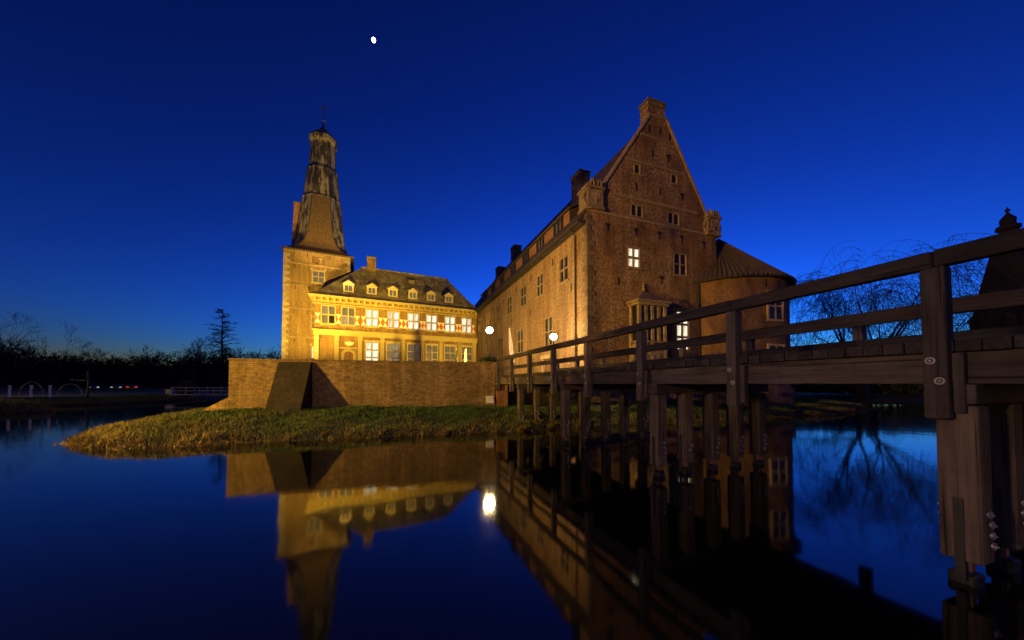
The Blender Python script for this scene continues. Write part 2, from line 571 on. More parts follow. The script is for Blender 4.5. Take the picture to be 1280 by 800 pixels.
def wall_plane(mb, org, du, nrm, s0, s1, z0, z1, holes, depth=0.28, region=None):
    """Vertical wall from org along du; holes are (sa, sb, za, zb), reveals go inwards."""
    org, du, nrm = Vector(org), Vector(du), Vector(nrm)
    P = lambda s, z, d=0.0: org + du * s + Vector((0, 0, z)) - nrm * d
    xs = sorted({s0, s1, *[h[0] for h in holes], *[h[1] for h in holes]})
    zs = sorted({z0, z1, *[h[2] for h in holes], *[h[3] for h in holes]})
    flip = du.cross(Vector((0, 0, 1))).dot(nrm) < 0
    def add(pts):
        mb.poly(pts[::-1] if flip else pts)
    for a, b in zip(xs, xs[1:]):
        for c, d in zip(zs, zs[1:]):
            ms, mz = (a + b) / 2, (c + d) / 2
            if any(h[0] < ms < h[1] and h[2] < mz < h[3] for h in holes): continue
            q = [(a, c), (b, c), (b, d), (a, d)]
            if region: q = clip_poly(q, region)
            if len(q) >= 3: add([P(s, z) for s, z in q])
    for a, b, c, d in holes:
        add([P(a, c), P(b, c), P(b, c, depth), P(a, c, depth)])
        add([P(a, d, depth), P(b, d, depth), P(b, d), P(a, d)])
        add([P(a, c), P(a, c, depth), P(a, d, depth), P(a, d)])
        add([P(b, c, depth), P(b, c), P(b, d), P(b, d, depth)])

PANES = {}
def pane_mesh(w, h, du, nrm, mat):
    key = (round(w, 3), round(h, 3), tuple(round(x, 4) for x in du), mat)
    if key not in PANES:
        du, nrm = Vector(du), Vector(nrm)
        mb = MB()
        mb.prism([(-w / 2, -h / 2), (w / 2, -h / 2), (w / 2, h / 2), (-w / 2, h / 2)],
                 lambda a, b, d: tuple(du * a + Vector((0, 0, b)) + nrm * d), -0.015, 0.015)
        PANES[key] = mb.mesh("pane", mat)
    return PANES[key]

def obar(mb, org, du, nrm, s0, s1, z0, z1, d0, d1):
    """Box in wall coordinates; d is outwards."""
    org, du, nrm = Vector(org), Vector(du), Vector(nrm)
    P = lambda s, z, d: tuple(org + du * s + Vector((0, 0, z)) + nrm * d)
    mb.prism([(s0, z0), (s1, z0), (s1, z1), (s0, z1)], P, d0, d1)

def window(parent, org, du, nrm, s0, s1, z0, z1, nx=2, nz=2, pane='glass', sur=0.16, bar=0.09, proud=0.04,
           inset=0.16, frame='frame', sill=True, split=0.5, panes=None, hood=False, sash=False):
    mb = MB()
    g = 0.004
    # stone surround
    obar(mb, org, du, nrm, s0 - sur, s0 + g, z0 - sur, z1 + sur, -inset, proud)
    obar(mb, org, du, nrm, s1 - g, s1 + sur, z0 - sur, z1 + sur, -inset, proud)
    obar(mb, org, du, nrm, s0, s1, z1 - g, z1 + sur, -inset, proud - 0.003)
    obar(mb, org, du, nrm, s0, s1, z0 - sur, z0 + g, -inset, proud - 0.003)
    if sill:
        obar(mb, org, du, nrm, s0 - sur - 0.08, s1 + sur + 0.08, z0 - sur - 0.12, z0 - sur, -0.05, proud + 0.1)
    if hood:
        obar(mb, org, du, nrm, s0 - sur - 0.12, s1 + sur + 0.12, z1 + sur, z1 + sur + 0.14, -0.05, proud + 0.12)
    xs = [s0 + (s1 - s0) * i / nx for i in range(nx + 1)]
    zs = [z0, z1] if nz == 1 else ([z0, z0 + (z1 - z0) * split, z1] if nz == 2 else [z0 + (z1 - z0) * i / nz for i in range(nz + 1)])
    for x in xs[1:-1]:
        obar(mb, org, du, nrm, x - bar / 2, x + bar / 2, z0, z1, -inset, proud - 0.02)
    for z in zs[1:-1]:
        obar(mb, org, du, nrm, s0, s1, z - bar / 2, z + bar / 2, -inset, proud - 0.025)
    wo = mb.build("window", frame, parent)
    if sash:
        sb = MB()
        e = 0.055
        for i in range(nx):
            for j in range(len(zs) - 1):
                a, b, c, d = xs[i] + bar / 2 * (i > 0), xs[i + 1] - bar / 2 * (i < nx - 1), zs[j] + bar / 2 * (j > 0), zs[j + 1] - bar / 2 * (j < len(zs) - 2)
                obar(sb, org, du, nrm, a, a + e, c, d, -inset + 0.08, -inset + 0.12); obar(sb, org, du, nrm, b - e, b, c, d, -inset + 0.08, -inset + 0.12)
                obar(sb, org, du, nrm, a + e, b - e, c, c + e, -inset + 0.08, -inset + 0.118); obar(sb, org, du, nrm, a + e, b - e, d - e, d, -inset + 0.08, -inset + 0.118)
        sb.build("sash", 'sash', wo)
    k = 0
    for i in range(nx):
        for j in range(len(zs) - 1):
            a, b = xs[i], xs[i + 1]
            c, d = zs[j], zs[j + 1]
            p = panes[k % len(panes)] if panes else pane
            k += 1
            me = pane_mesh(b - a - 0.01, d - c - 0.01, du, nrm, p)
            q = Vector(org) + Vector(du) * ((a + b) / 2) + Vector((0, 0, (c + d) / 2)) - Vector(nrm) * (inset - 0.06)
            place("pane", me, wo, q)
    return wo

# ------------------------------------------------------------------ frames of the site
A1 = R(19.87)        # bridge and great wing
B1 = R(25.76)        # lit wing and church-like tower
T1 = R(12.4)         # terrace wall
C0 = (5.61, 24.5)
L0 = (-27.47, 45.81)
def rot2(a, x, y, o=(0, 0)):
    return (o[0] + x * math.cos(a) - y * math.sin(a), o[1] + x * math.sin(a) + y * math.cos(a))

# ================================================================== TERRAIN AND WATER
ISLAND = [(-16.0, 12.2), (-14.2, 11.75), (-12.9, 12.2), (-10.6, 13.0), (-8.1, 14.1), (-5, 14.9), (-1.5, 15.9), (0.8, 16.7),
          (4, 18.3), (9.1, 19.9), (17.0, 22.6), (20, 23.5), (25, 25.4), (29.7, 28.1), (34.9, 32.2), (36.3, 34.5), (33, 39),
          (28, 46), (26, 60), (22, 95), (-52, 95), (-43, 60), (-37, 45), (-28, 32), (-22.5, 21), (-20.2, 16), (-18.1, 13.0)]
LEFT_BANK = [(-600, 36), (-75, 36.5), (-49.1, 35.7), (-46.2, 38.4), (-47.4, 47.5), (-47, 60), (-56, 105), (-60, 125), (30, 130), (80, 110),
             (60, 80), (36, 62), (40, 47), (50, 43.4), (62, 41), (90, 34), (160, 26), (600, 20), (3000, 60), (3000, 3000), (-3000, 3000), (-3000, 60)]
LEFT_SPIT = [(-40.2, 27.0), (-39.0, 28.5), (-41, 30.5), (-50, 31.8), (-75, 31.5), (-75, 8), (-60, 18), (-46, 24.5)]
NEAR_BANK = [(-3000, 1.0), (-40, 0.9), (-20, 1.1), (6, 0.6), (40, 0.6), (3000, 2), (3000, -3000), (-3000, -3000)]

def poly_sd(px, py, poly):
    """Signed distance (inside positive) of points to a polygon, numpy."""
    n = len(poly)
    best = np.full(px.shape, 1e18)
    inside = np.zeros(px.shape, bool)
    for i in range(n):
        ax, ay = poly[i]; bx, by = poly[(i + 1) % n]
        dx, dy = bx - ax, by - ay
        t = np.clip(((px - ax) * dx + (py - ay) * dy) / (dx * dx + dy * dy), 0, 1)
        best = np.minimum(best, (px - ax - t * dx) ** 2 + (py - ay - t * dy) ** 2)
        c = ((ay > py) != (by > py)) & (px < (bx - ax) * (py - ay) / ((by - ay) if by != ay else 1e-9) + ax)
        inside ^= c
    d = np.sqrt(best)
    return np.where(inside, d, -d)

def wob(x, y):
    return (np.sin(x * 1.9 + 0.7 * np.sin(y * 1.3)) * 0.10 + np.sin(y * 2.3 + x * 0.8) * 0.08
            + np.sin(x * 5.1 - y * 3.7) * 0.05 + np.sin(x * 0.63 + y * 0.41) * 0.14)

def profile(d, top, run):
    up = np.where(d > 0, 0.22 * np.clip(d / 0.35, 0, 1) + (top - 0.22) * (1 - np.exp(-np.maximum(d - 0.2, 0) / run)), 0)
    dn = np.where(d <= 0, np.maximum(-1.3, d * 0.7), 0)
    return up + dn

def height(x, y):
    x = np.asarray(x, float); y = np.asarray(y, float)
    w = wob(x, y)
    h = np.full(x.shape, -1.3)
    for poly, top, run in ((ISLAND, 1.35, 4.0), (LEFT_BANK, 1.0, 8.0), (LEFT_SPIT, 0.7, 2.0), (NEAR_BANK, 0.9, 1.6)):
        d = poly_sd(x, y, poly) + w - (0.45 if poly is ISLAND else 0)
        h = np.maximum(h, profile(d, top, run))
    far = np.clip((y - 70) / 200, 0, 1)
    land = h > 0
    h = h + np.where(land, w * 0.18, 0) + np.where(land & (y > 60), far * 2.5, 0) + np.where((y > 118), np.clip((y - 118) / 40, 0, 1) * np.clip((-20 - x) / 30, 0, 1) * 10, 0)
    return h

def axis(lo, hi, c0, c1, step, grow=1.22):
    a = list(np.arange(c0, c1 + 1e-6, step))
    s = step
    while a[-1] < hi:
        s *= grow; a.append(a[-1] + s)
    s = step
    while a[0] > lo:
        s *= grow; a.insert(0, a[0] - s)
    return np.array(a)

gx = axis(-2600, 2600, -24, 38, 0.33)
gy = axis(-1500, 2600, 9, 36, 0.33)
GX, GY = np.meshgrid(gx, gy)
GZ = height(GX, GY)
nx_, ny_ = len(gx), len(gy)
verts = np.stack([GX, GY, GZ], -1).reshape(-1, 3)
ii = np.arange(ny_ - 1)[:, None] * nx_ + np.arange(nx_ - 1)[None, :]
faces = np.stack([ii, ii + 1, ii + nx_ + 1, ii + nx_], -1).reshape(-1, 4)
me = bpy.data.meshes.new("ground")
me.from_pydata(verts.tolist(), [], faces.tolist())
me.shade_smooth()
me.materials.append(M['turf'])
ground = place("ground", me)
tag(ground, "dark turf banks of the castle island and the park around the moat", kind="structure")

wm = MB().poly([(-2600, -1500, 0), (2600, -1500, 0), (2600, 2600, 0), (-2600, 2600, 0)])
water = wm.build("water", 'water')
tag(water, "still dark moat water mirroring the lit castle", kind="structure")

# courtyard on the island
cy = MB()
ring = [rot2(T1, 0.2, 0.25, (-15.7, 18.4)), rot2(T1, 14.9, 0.25, (-15.7, 18.4)), (5.75, 24.6), rot2(A1, 0.1, 50, C0),
        (-12, 82), (-46, 82), (-39, 56), (-36.5, 46)]
cy.poly([(x, y, 3.0) for x, y in ring])
yard = cy.build("courtyard", 'paving')
tag(yard, "paved castle courtyard behind the terrace wall", kind="structure")

# ================================================================== GREAT WING (gable and long brick side)
W, GE, GL = 13.1, 15.25, 46.0
X, Y, Z = Vector((1, 0, 0)), Vector((0, 1, 0)), Vector((0, 0, 1))
great = thing("castle_wing", "tall brown brick castle wing with steep gable, stone oriel and long row of windows", "castle wing", (C0[0], C0[1], 0), A1)
O3 = (0, 0, 0)
SIDE_DU, SIDE_N = (0, 1, 0), (-1, 0, 0)
GAB_DU, GAB_N = (1, 0, 0), (0, -1, 0)
gable_reg = [(0, -0.6), (W, -0.6), (W, 15.5), (7.72, 24.35), (5.98, 24.35), (0, 15.5)]
# (s0, s1, z0, z1, pane)
gable_win = [(3.72, 4.80, 11.62, 13.14, 'lit', 2, 2), (8.40, 9.66, 11.55, 13.28, 'glass', 2, 2),
             (4.08, 5.12, 15.72, 16.6, 'glass', 2, 1), (7.80, 8.92, 15.72, 16.6, 'glass', 2, 1),
             (4.42, 4.92, 19.2, 19.9, 'glass', 1, 1), (8.2, 8.75, 19.2, 19.9, 'glass', 1, 1),
             (8.55, 9.85, 5.25, 8.45, 'lit', 2, 3)]
side_win_up = [(2.86, 4.32), (7.72, 9.12), (12.0, 13.55), (16.6, 18.3), (21.35, 23.0), (26.4, 28.0), (31.6, 33.0)]
side_win_lo = [(5.75, 7.35), (12.9, 14.6), (19.95, 21.95), (28.1, 29.8)]
mb = MB()
wall_plane(mb, O3, GAB_DU, GAB_N, 0, W, -0.6, 24.4, [w[:4] for w in gable_win], region=gable_reg)
mb.build("gable_wall", 'brick_gable', great)
mb = MB()
sholes = [(a, b, 11.12, 13.12) for a, b in side_win_up] + [(a, b, 6.0, 8.5) for a, b in side_win_lo] + [(5.9, 7.6, 3.0, 4.75)]
wall_plane(mb, O3, SIDE_DU, SIDE_N, 0, GL, -0.6, GE, sholes)
mb.poly([(W, 0, -0.6), (W, GL, -0.6), (W, GL, GE), (W, 0, GE)])
mb.poly([(W, GL, -0.6), (0, GL, -0.6), (0, GL, GE), (6.85, GL, 24.3), (W, GL, GE)])
mb.build("side_wall", 'brick_side', great)
for a, b, c, d, p, nx, nz in gable_win:
    big = d - c > 3
    window(great, O3, GAB_DU, GAB_N, a, b, c, d, nx, nz, pane=p, sur=0.10 if not big else 0.14, bar=0.09, sill=not (c > 15 and c < 17), frame='stone_mid' if c > 15 else 'frame',
           sash=(p == 'lit'))
for k, (a, b) in enumerate(side_win_up):
    window(great, O3, SIDE_DU, SIDE_N, a, b, 11.12, 13.12, 2, 2, sur=0.11, bar=0.10)
for k, (a, b) in enumerate(side_win_lo):
    window(great, O3, SIDE_DU, SIDE_N, a, b, 6.0, 8.5, 2, 2, sur=0.14, bar=0.11)
# side door with pale stone frame
dm = MB()
obar(dm, O3, SIDE_DU, SIDE_N, 5.6, 5.92, 3.0, 4.75, -0.2, 0.1)
obar(dm, O3, SIDE_DU, SIDE_N, 7.58, 7.9, 3.0, 4.75, -0.2, 0.1)
obar(dm, O3, SIDE_DU, SIDE_N, 5.5, 8.0, 4.75, 5.1, -0.2, 0.16)
dframe = dm.build("door_frame", 'stone_pale', great)
dm = MB(); obar(dm, O3, SIDE_DU, SIDE_N, 5.92, 7.58, 3.0, 4.75, -0.18, -0.12)
dd = dm.build("door", 'boards', great)
hm = MB().tube([(0.05, 7.3, 3.85), (0.02, 7.3, 3.95), (0.05, 7.3, 4.05)], 0.02, 6)
hm.build("handle", 'iron', dd)

# roof
def main_slope(x):
    return 15.1 + 1.37 * x
RIDGE_X, RIDGE_Z = 6.85, main_slope(6.85)
rm = MB()
th = 0.22
rm.hexa([(-0.42, 0.35, main_slope(-0.42)), (RIDGE_X, 0.35, RIDGE_Z), (RIDGE_X, GL + 0.2, RIDGE_Z), (-0.42, GL + 0.2, main_slope(-0.42)),
         (-0.42 - 0.1, 0.35, main_slope(-0.42) + th), (RIDGE_X, 0.35, RIDGE_Z + th), (RIDGE_X, GL + 0.2, RIDGE_Z + th), (-0.52, GL + 0.2, main_slope(-0.42) + th)])
rm.hexa([(RIDGE_X + 0.002, 0.35, RIDGE_Z), (W + 0.3, 0.35, main_slope(-0.3)), (W + 0.3, GL + 0.2, main_slope(-0.3)), (RIDGE_X + 0.002, GL + 0.2, RIDGE_Z),
         (RIDGE_X + 0.002, 0.35, RIDGE_Z + th), (W + 0.4, 0.35, main_slope(-0.3) + th), (W + 0.4, GL + 0.2, main_slope(-0.3) + th), (RIDGE_X + 0.002, GL + 0.2, RIDGE_Z + th)])
roof = rm.build("roof", 'tile_main', great)
rt = MB()
for k in range(56):
    y0 = 1.1 + k * 0.8
    rt.tube([(RIDGE_X, y0, RIDGE_Z + th - 0.02), (RIDGE_X, y0 + 0.84, RIDGE_Z + th - 0.02)], [0.17, 0.14], 8)
rto = rt.build("ridge_tiles", 'tile_main', roof)
rto["kind"] = "stuff"
gm = MB()
gm.tube([(-0.6, 0.2, 14.62), (-0.6, 46.0, 14.62)], 0.11, 8)
gm.build("gutter", 'gutter', great)
sm = MB(); sm.hexa([(-0.5, 0.1, 14.42), (-0.004, 0.1, 14.42), (-0.004, GL, 14.42), (-0.5, GL, 14.42), (-0.5, 0.1, 14.58), (-0.004, 0.1, 14.7), (-0.004, GL, 14.7), (-0.5, GL, 14.58)])
sm.build("eaves_board", 'gutter', great)
pm = MB(); pm.tube([(-0.6, 1.5, 14.55), (-0.45, 1.5, 14.3), (-0.14, 1.5, 14.05), (-0.14, 1.5, 3.0)], 0.075, 8)
pm.build("drainpipe", 'gutter', great)

# long shed dormer: boarded front with windows, under one low roof
d0, d1 = 3.6, 33.4
dwin = [5.6, 9.5, 13.4, 17.6, 22.0, 26.3, 30.6]
front_x, zb, zt = 0.62, main_slope(0.62) + 0.1, 17.42
dorm = MB()
dorm.hexa([(0.42, d0 - 0.2, zt - 0.08), (2.55, d0 - 0.2, 18.5), (2.55, d1 + 0.2, 18.5), (0.42, d1 + 0.2, zt - 0.08),
           (0.36, d0 - 0.2, zt + 0.06), (2.55, d0 - 0.2, 18.64), (2.55, d1 + 0.2, 18.64), (0.36, d1 + 0.2, zt + 0.06)])
for yy in (d0, d1 - 0.1):
    dorm.prism([(front_x, zb - 0.05), (2.2, main_slope(2.2) + 0.1), (2.2, 18.2), (front_x, zt - 0.06)], lambda a, b, d: (a, d, b), yy, yy + 0.1)
dob = dorm.build("dormer_roof", 'tile_main', great)
segs = [d0 + 0.1] + [v for c in dwin for v in (c - 0.8, c + 0.8)] + [d1 - 0.1]
for k in range(0, len(segs) - 1, 2):
    a, b = segs[k], segs[k + 1]
    if b - a < 0.2: continue
    q = MB(); q.box(front_x, front_x + 0.08, a, b, zb - 0.05, zt - 0.05)
    q.build("board_panel", 'boards', great)
for c in dwin:
    window(great, (front_x - 0.1, 0, 0), SIDE_DU, SIDE_N, c - 0.62, c + 0.62, zb + 0.1, zt - 0.2, 2, 1, sur=0.17, bar=0.1, proud=0.08, inset=0.2,
           frame='gutter', sill=False, pane='lit_faint')

# chimneys
def chimney(parent, x, y, w, d, z0, z1, mat, pots=0):
    c = MB(); c.box(x - w / 2, x + w / 2, y - d / 2, y + d / 2, z0, z1)
    o = c.build("chimney", mat, parent)
    k = MB()
    k.box(x - w / 2 - 0.1, x + w / 2 + 0.1, y - d / 2 - 0.1, y + d / 2 + 0.1, z1 - 0.004, z1 + 0.16)
    k.box(x - w / 2 - 0.05, x + w / 2 + 0.05, y - d / 2 - 0.05, y + d / 2 + 0.05, z1 - 0.4, z1 - 0.25)
    k.build("chimney_cap", 'stone_dark', o)
    for i in range(pots):
        p = MB(); p.lathe([(0.13, z1 + 0.15), (0.11, z1 + 0.45)], 10, (x - w / 2 + (i + 0.5) * w / pots, y))
        p.build("chimney_pot", 'brick_pier', o)
    return o
chimney(great, 6.85, 0.62, 1.75, 0.95, 23.9, 25.75, 'brick_gable')
chimney(great, 6.85, 12.0, 1.3, 1.85, 23.0, 26.6, 'brick_gable', 2)
chimney(great, 6.85, 33.4, 1.3, 1.85, 23.0, 26.5, 'brick_gable', 2)
chimney(great, 6.85, 42.6, 1.3, 1.9, 23.0, 25.8, 'brick_gable')

# string courses and coping
for z, a, b in ((15.42, 0.5, 12.5), (17.08, 2.0, W - 2.0), (20.18, 3.5, W - 3.4), (22.52, 5.0, W - 4.9)):
    q = MB(); obar(q, O3, GAB_DU, GAB_N, a, b, z - 0.09, z + 0.09, -0.05, 0.08)
    q.build("string_course", 'stone_mid', great)
def coping(p0, p1):
    (a, za), (b, zb_) = p0, p1
    q = MB()
    L = math.hypot(b - a, zb_ - za); ux, uz = (b - a) / L, (zb_ - za) / L
    nx, nz = -uz, ux
    if nz < 0: nx, nz = -nx, -nz
    pts = [(a - nx * 0.08, za - nz * 0.08), (b - nx * 0.08, zb_ - nz * 0.08), (b + nx * 0.09, zb_ + nz * 0.09), (a + nx * 0.09, za + nz * 0.09)]
    q.prism(pts, lambda s, z, d: (s, d, z), -0.1, 0.42)
    q.build("gable_coping", 'stone_mid', great)
coping((0.9, 16.8), (5.98, 24.37)); coping((5.86, 24.4), (7.84, 24.4)); coping((7.72, 24.37), (W - 0.9, 16.85))

# quoins of the near corner
ql = [MB().box(-0.045, 0.62, -0.045, 0.34, 0, 0.36).mesh("quoin", 'stone_dark'), MB().box(-0.05, 0.36, -0.05, 0.60, 0, 0.36).mesh("quoin", 'stone_dark')]
for me_ in ql: chamfer(me_, 0.02)
for k in range(32):
    place("quoin", ql[k % 2], great, (random.uniform(-0.015, 0.01), random.uniform(-0.015, 0.01), 2.9 + k * 0.382))
# sparse stones along the far gable edge
for k in range(9):
    q = MB(); q.box(W - 0.5, W + 0.03, -0.04, 0.3, 0, 0.34)
    q.build("quoin", 'stone_dark', great, (0, 0, 11.6 + k * 0.41))

# iron wall anchors
an = MB()
an.box(-0.035, 0.035, -0.06, 0, -0.32, 0.32)
an.prism([(-0.22, 0.22), (-0.16, 0.3), (0.02, 0.06), (-0.02, 0.0)], lambda a, b, d: (a, d, b), -0.05, -0.002)
an.prism([(0.22, 0.22), (0.16, 0.3), (-0.02, 0.06), (0.02, 0.0)], lambda a, b, d: (a, d, b), -0.055, -0.003)
an_g = an.mesh("wall_anchor", 'iron')
ab = MB(); ab.box(-0.035, 0.035, -0.06, 0, -0.3, 0.3); ab_g = ab.mesh("wall_anchor", 'iron')
for s, z, big in [(1.8, 14.4, 1), (4.45, 14.45, 1), (6.8, 14.55, 1), (9.2, 14.6, 1), (11.7, 14.45, 1), (4.55, 18.15, 0), (6.95, 18.2, 0), (9.3, 18.2, 1), (2.75, 10.3, 0),
                  (6.2, 21.2, 0), (7.85, 21.2, 1), (5.88, 23.2, 0), (7.0, 23.3, 0), (8.0, 23.0, 0), (7.0, 10.9, 1), (11.2, 10.6, 0)]:
    o = place("wall_anchor", an_g if big else ab_g, great, (s, 0, z))
for s, z in [(5.6, 13.4), (10.6, 13.5), (15.0, 13.3), (19.8, 13.2), (24.7, 13.2), (2.3, 10.2), (10.8, 9.9), (16.4, 9.9), (24.5, 9.8)]:
    place("wall_anchor", ab_g, great, (0, s, z), -math.pi / 2)

# stone aedicules on the gable shoulders
def aedicule(x0, x1, z0):
    w = x1 - x0; c = (x0 + x1) / 2
    q = MB()
    q.box(x0 - 0.1, x1 + 0.1, -0.35, 1.0, z0, z0 + 0.2)
    q.box(x0 + 0.06, x1 - 0.06, -0.2, 0.9, z0 + 0.2, z0 + 1.55)
    for xa in (x0, x1 - 0.28):
        q.box(xa, xa + 0.28, -0.3, 0.98, z0 + 0.2, z0 + 1.5)
    q.box(x0 - 0.12, x1 + 0.12, -0.4, 1.05, z0 + 1.5, z0 + 1.68)
    o = q.build("gable_shrine", 'stone', great)
    t = MB()
    arc = [(c + (w / 2 + 0.05) * math.cos(t_), z0 + 1.68 + 0.5 * math.sin(t_)) for t_ in [math.pi * k / 10 for k in range(11)]]
    t.prism(arc, lambda a, b, d: (a, d, b), -0.3, 0.6)
    t.build("pediment", 'stone', o)
    f = MB(); f.lathe([(0.05, z0 + 2.1), (0.16, z0 + 2.2), (0.17, z0 + 2.35), (0.05, z0 + 2.5)], 10, (c, 0.1))
    f.build("finial", 'stone', o)
    p = MB()
    p.box(c - 0.36, c + 0.36, -0.245, -0.2, z0 + 0.32, z0 + 1.42)
    p.prism([(c - 0.22, z0 + 0.85), (c, z0 + 0.45), (c + 0.22, z0 + 0.85), (c + 0.22, z0 + 1.25), (c, z0 + 1.18), (c - 0.22, z0 + 1.25)], lambda a, b, d: (a, d, b), -0.33, -0.24)
    p.tube([(c - 0.3, -0.28, z0 + 0.42), (c - 0.33, -0.3, z0 + 0.9), (c - 0.28, -0.28, z0 + 1.36)], 0.05, 6)
    p.tube([(c + 0.3, -0.28, z0 + 0.42), (c + 0.33, -0.3, z0 + 0.9), (c + 0.28, -0.28, z0 + 1.36)], 0.05, 6)
    p.build("relief_panel", 'stone', o)
    for sgn in (-1, 1):
        v_ = MB(); v_.tube([(c + sgn * (0.16 + 0.34 * t_ / 4.5) , -0.36, z0 + 1.72 + 0.42 * math.sin(t_ * 0.75) ) for t_ in [k * 0.5 for k in range(10)]], 0.075, 6)
        v_.build("volute", 'stone', o)
    for sgn, xx in ((-1, x0), (1, x1)):
        s = MB(); s.tube([(xx + sgn * (0.05 + 0.2 * math.sin(t_)), -0.1, z0 + 0.25 + 1.1 * t_ / 3.2) for t_ in [k * 0.4 for k in range(9)]], 0.09, 6)
        s.build("scroll", 'stone', o)
aedicule(-0.1, 1.25, 15.5)
aedicule(W - 1.2, W + 0.25, 15.3)

# stone oriel on the gable
OX0, OX1, OD = 3.75, 6.4, 1.1
orl = MB()
orl.box(OX0 + 0.12, OX1 - 0.12, -OD + 0.22, 0, 3.95, 8.3)            # core
ori = orl.build("oriel", 'stone_dark', great)
def member(name, mbx, mat='stone'):
    return mbx.build(name, mat, ori)
posts = [OX0, OX0 + 0.82, OX0 + 1.30, OX0 + 1.78, OX1 - 0.26]
for xa in [OX0] + [OX0 + (OX1 - OX0 - 0.24) * k / 4 for k in (1, 2, 3, 4)]:
    q = MB(); q.box(xa, xa + 0.24, -OD, -OD + 0.24, 4.0, 8.36); member("oriel_pillar", q)
for ya in (-0.24,):
    for xa in (OX0, OX1 - 0.24):
        q = MB(); q.box(xa, xa + 0.24, ya, 0, 4.0, 8.36); member("oriel_pillar", q)
q = MB(); q.box(OX0 - 0.14, OX1 + 0.14, -OD - 0.14, 0, 8.36, 8.6); q.box(OX0 - 0.26, OX1 + 0.26, -OD - 0.26, 0, 8.6, 8.76); member("oriel_cornice", q)
q = MB(); q.box(OX0 - 0.06, OX1 + 0.06, -OD - 0.06, 0, 5.55, 5.68); q.box(OX0 - 0.12, OX1 + 0.12, -OD - 0.12, 0, 3.82, 4.0); member("oriel_sill", q)
for k in range(4):
    a = OX0 + (OX1 - OX0 - 0.24) * k / 4 + 0.26
    b = OX0 + (OX1 - OX0 - 0.24) * (k + 1) / 4 - 0.02
    q = MB(); q.box(a, b, -OD + 0.12, -OD + 0.16, 5.68, 8.3); member("pane", q, 'glass')
    q = MB(); q.box(a, b, -OD + 0.06, -OD + 0.2, 4.25, 5.5)
    q.prism([((a + b) / 2 - 0.12, 4.6), ((a + b) / 2 + 0.12, 4.6), ((a + b) / 2 + 0.12, 5.1), ((a + b) / 2, 5.3), ((a + b) / 2 - 0.12, 5.1)], lambda s, z, d: (s, d, z), -OD + 0.0, -OD + 0.07)
    member("relief_panel", q, 'stone')
q = MB(); q.box(OX0 + 0.08, OX0 + 0.14, -OD + 0.3, -0.28, 5.68, 8.3); member("pane", q, 'glass')
q = MB(); q.box(OX0 + 0.04, OX0 + 0.14, -OD + 0.3, -0.28, 4.25, 5.5); member("relief_panel", q)
rq = MB()
c = (OX0 + OX1) / 2
P4 = [(OX0 - 0.2, -OD - 0.2, 8.76), (OX1 + 0.2, -OD - 0.2, 8.76), (OX1 + 0.2, 0, 8.76), (OX0 - 0.2, 0, 8.76)]
Q4 = [(c - 0.8, -0.7, 9.3), (c + 0.8, -0.7, 9.3), (c + 0.8, 0, 9.3), (c - 0.8, 0, 9.3)]
rq.hexa(P4 + Q4)
rq.hexa([(c - 0.65, -0.55, 9.3), (c + 0.65, -0.55, 9.3), (c + 0.65, 0, 9.3), (c - 0.65, 0, 9.3), (c - 0.12, -0.2, 9.75), (c + 0.12, -0.2, 9.75), (c + 0.12, 0, 9.75), (c - 0.12, 0, 9.75)])
member("oriel_roof", rq, 'stone_dark')
q = MB(); q.lathe([(0.06, 9.7), (0.13, 9.85), (0.05, 10.0), (0.12, 10.12), (0.03, 10.4)], 10, (c, -0.12)); member("finial", q)
for xa in (OX0 + 0.05, c - 0.15, OX1 - 0.35):
    q = MB(); q.prism([(0, 2.9), (0, 3.82), (-OD, 3.82), (-OD, 3.6), (-0.35, 3.25)], lambda a, b, d: (d, a, b), xa, xa + 0.3); member("corbel", q)

# pediment over the tall lit window
q = MB(); q.prism([(8.2, 8.75), (10.2, 8.75), (9.2, 9.4)], lambda a, b, d: (a, d, b), -0.18, 0.0)
q.box(8.2, 10.2, -0.22, 0, 8.62, 8.75)
q.build("pediment", 'stone_dark', great)

# ================================================================== ROUND TOWER
RT = rot2(A1, 15.8, 1.8, C0)
rt_ = thing("round_tower", "low round brick tower with conical tiled roof beside the tall gable", "tower", (RT[0], RT[1], 0), A1)
RR = 5.12
q = MB(); q.lathe([(RR + 0.25, -0.6), (RR + 0.25, 2.0), (RR, 2.2), (RR, 11.4)], 72); q.build("wall", 'brick_round', rt_, smooth=True)
rq = MB()
NR = 96
prof = [(RR + 0.50, 11.0), (RR + 0.42, 11.12), (RR - 0.4, 11.85), (2.4, 14.0), (0.05, 16.35)]
b0 = len(rq.v)
for r, z in prof:
    for k in range(NR * 2):
        t = math.pi * k / NR
        e = 0.13 * min(1, r / 2.5) * (1 if k % 2 else -0.4)
        rq.v.append((r * math.cos(t), r * math.sin(t), z + e))
for i in range(len(prof) - 1):
    for k in range(NR * 2):
        k2 = (k + 1) % (NR * 2)
        n = NR * 2
        rq.f.append((b0 + i * n + k, b0 + i * n + k2, b0 + (i + 1) * n + k2, b0 + (i + 1) * n + k))
        s = (RR) * math.pi / NR
        rq.u.append([(k * s, i * 2.0), ((k + 1) * s, i * 2.0), ((k + 1) * s, i * 2 + 2.0), (k * s, i * 2 + 2.0)])
rr = rq.build("roof", 'tile_round', rt_)
q = MB(); q.lathe([(RR + 0.02, 10.98), (RR + 0.46, 10.98), (RR + 0.46, 11.03)], 72); q.build("eaves_board", 'gutter', rr)
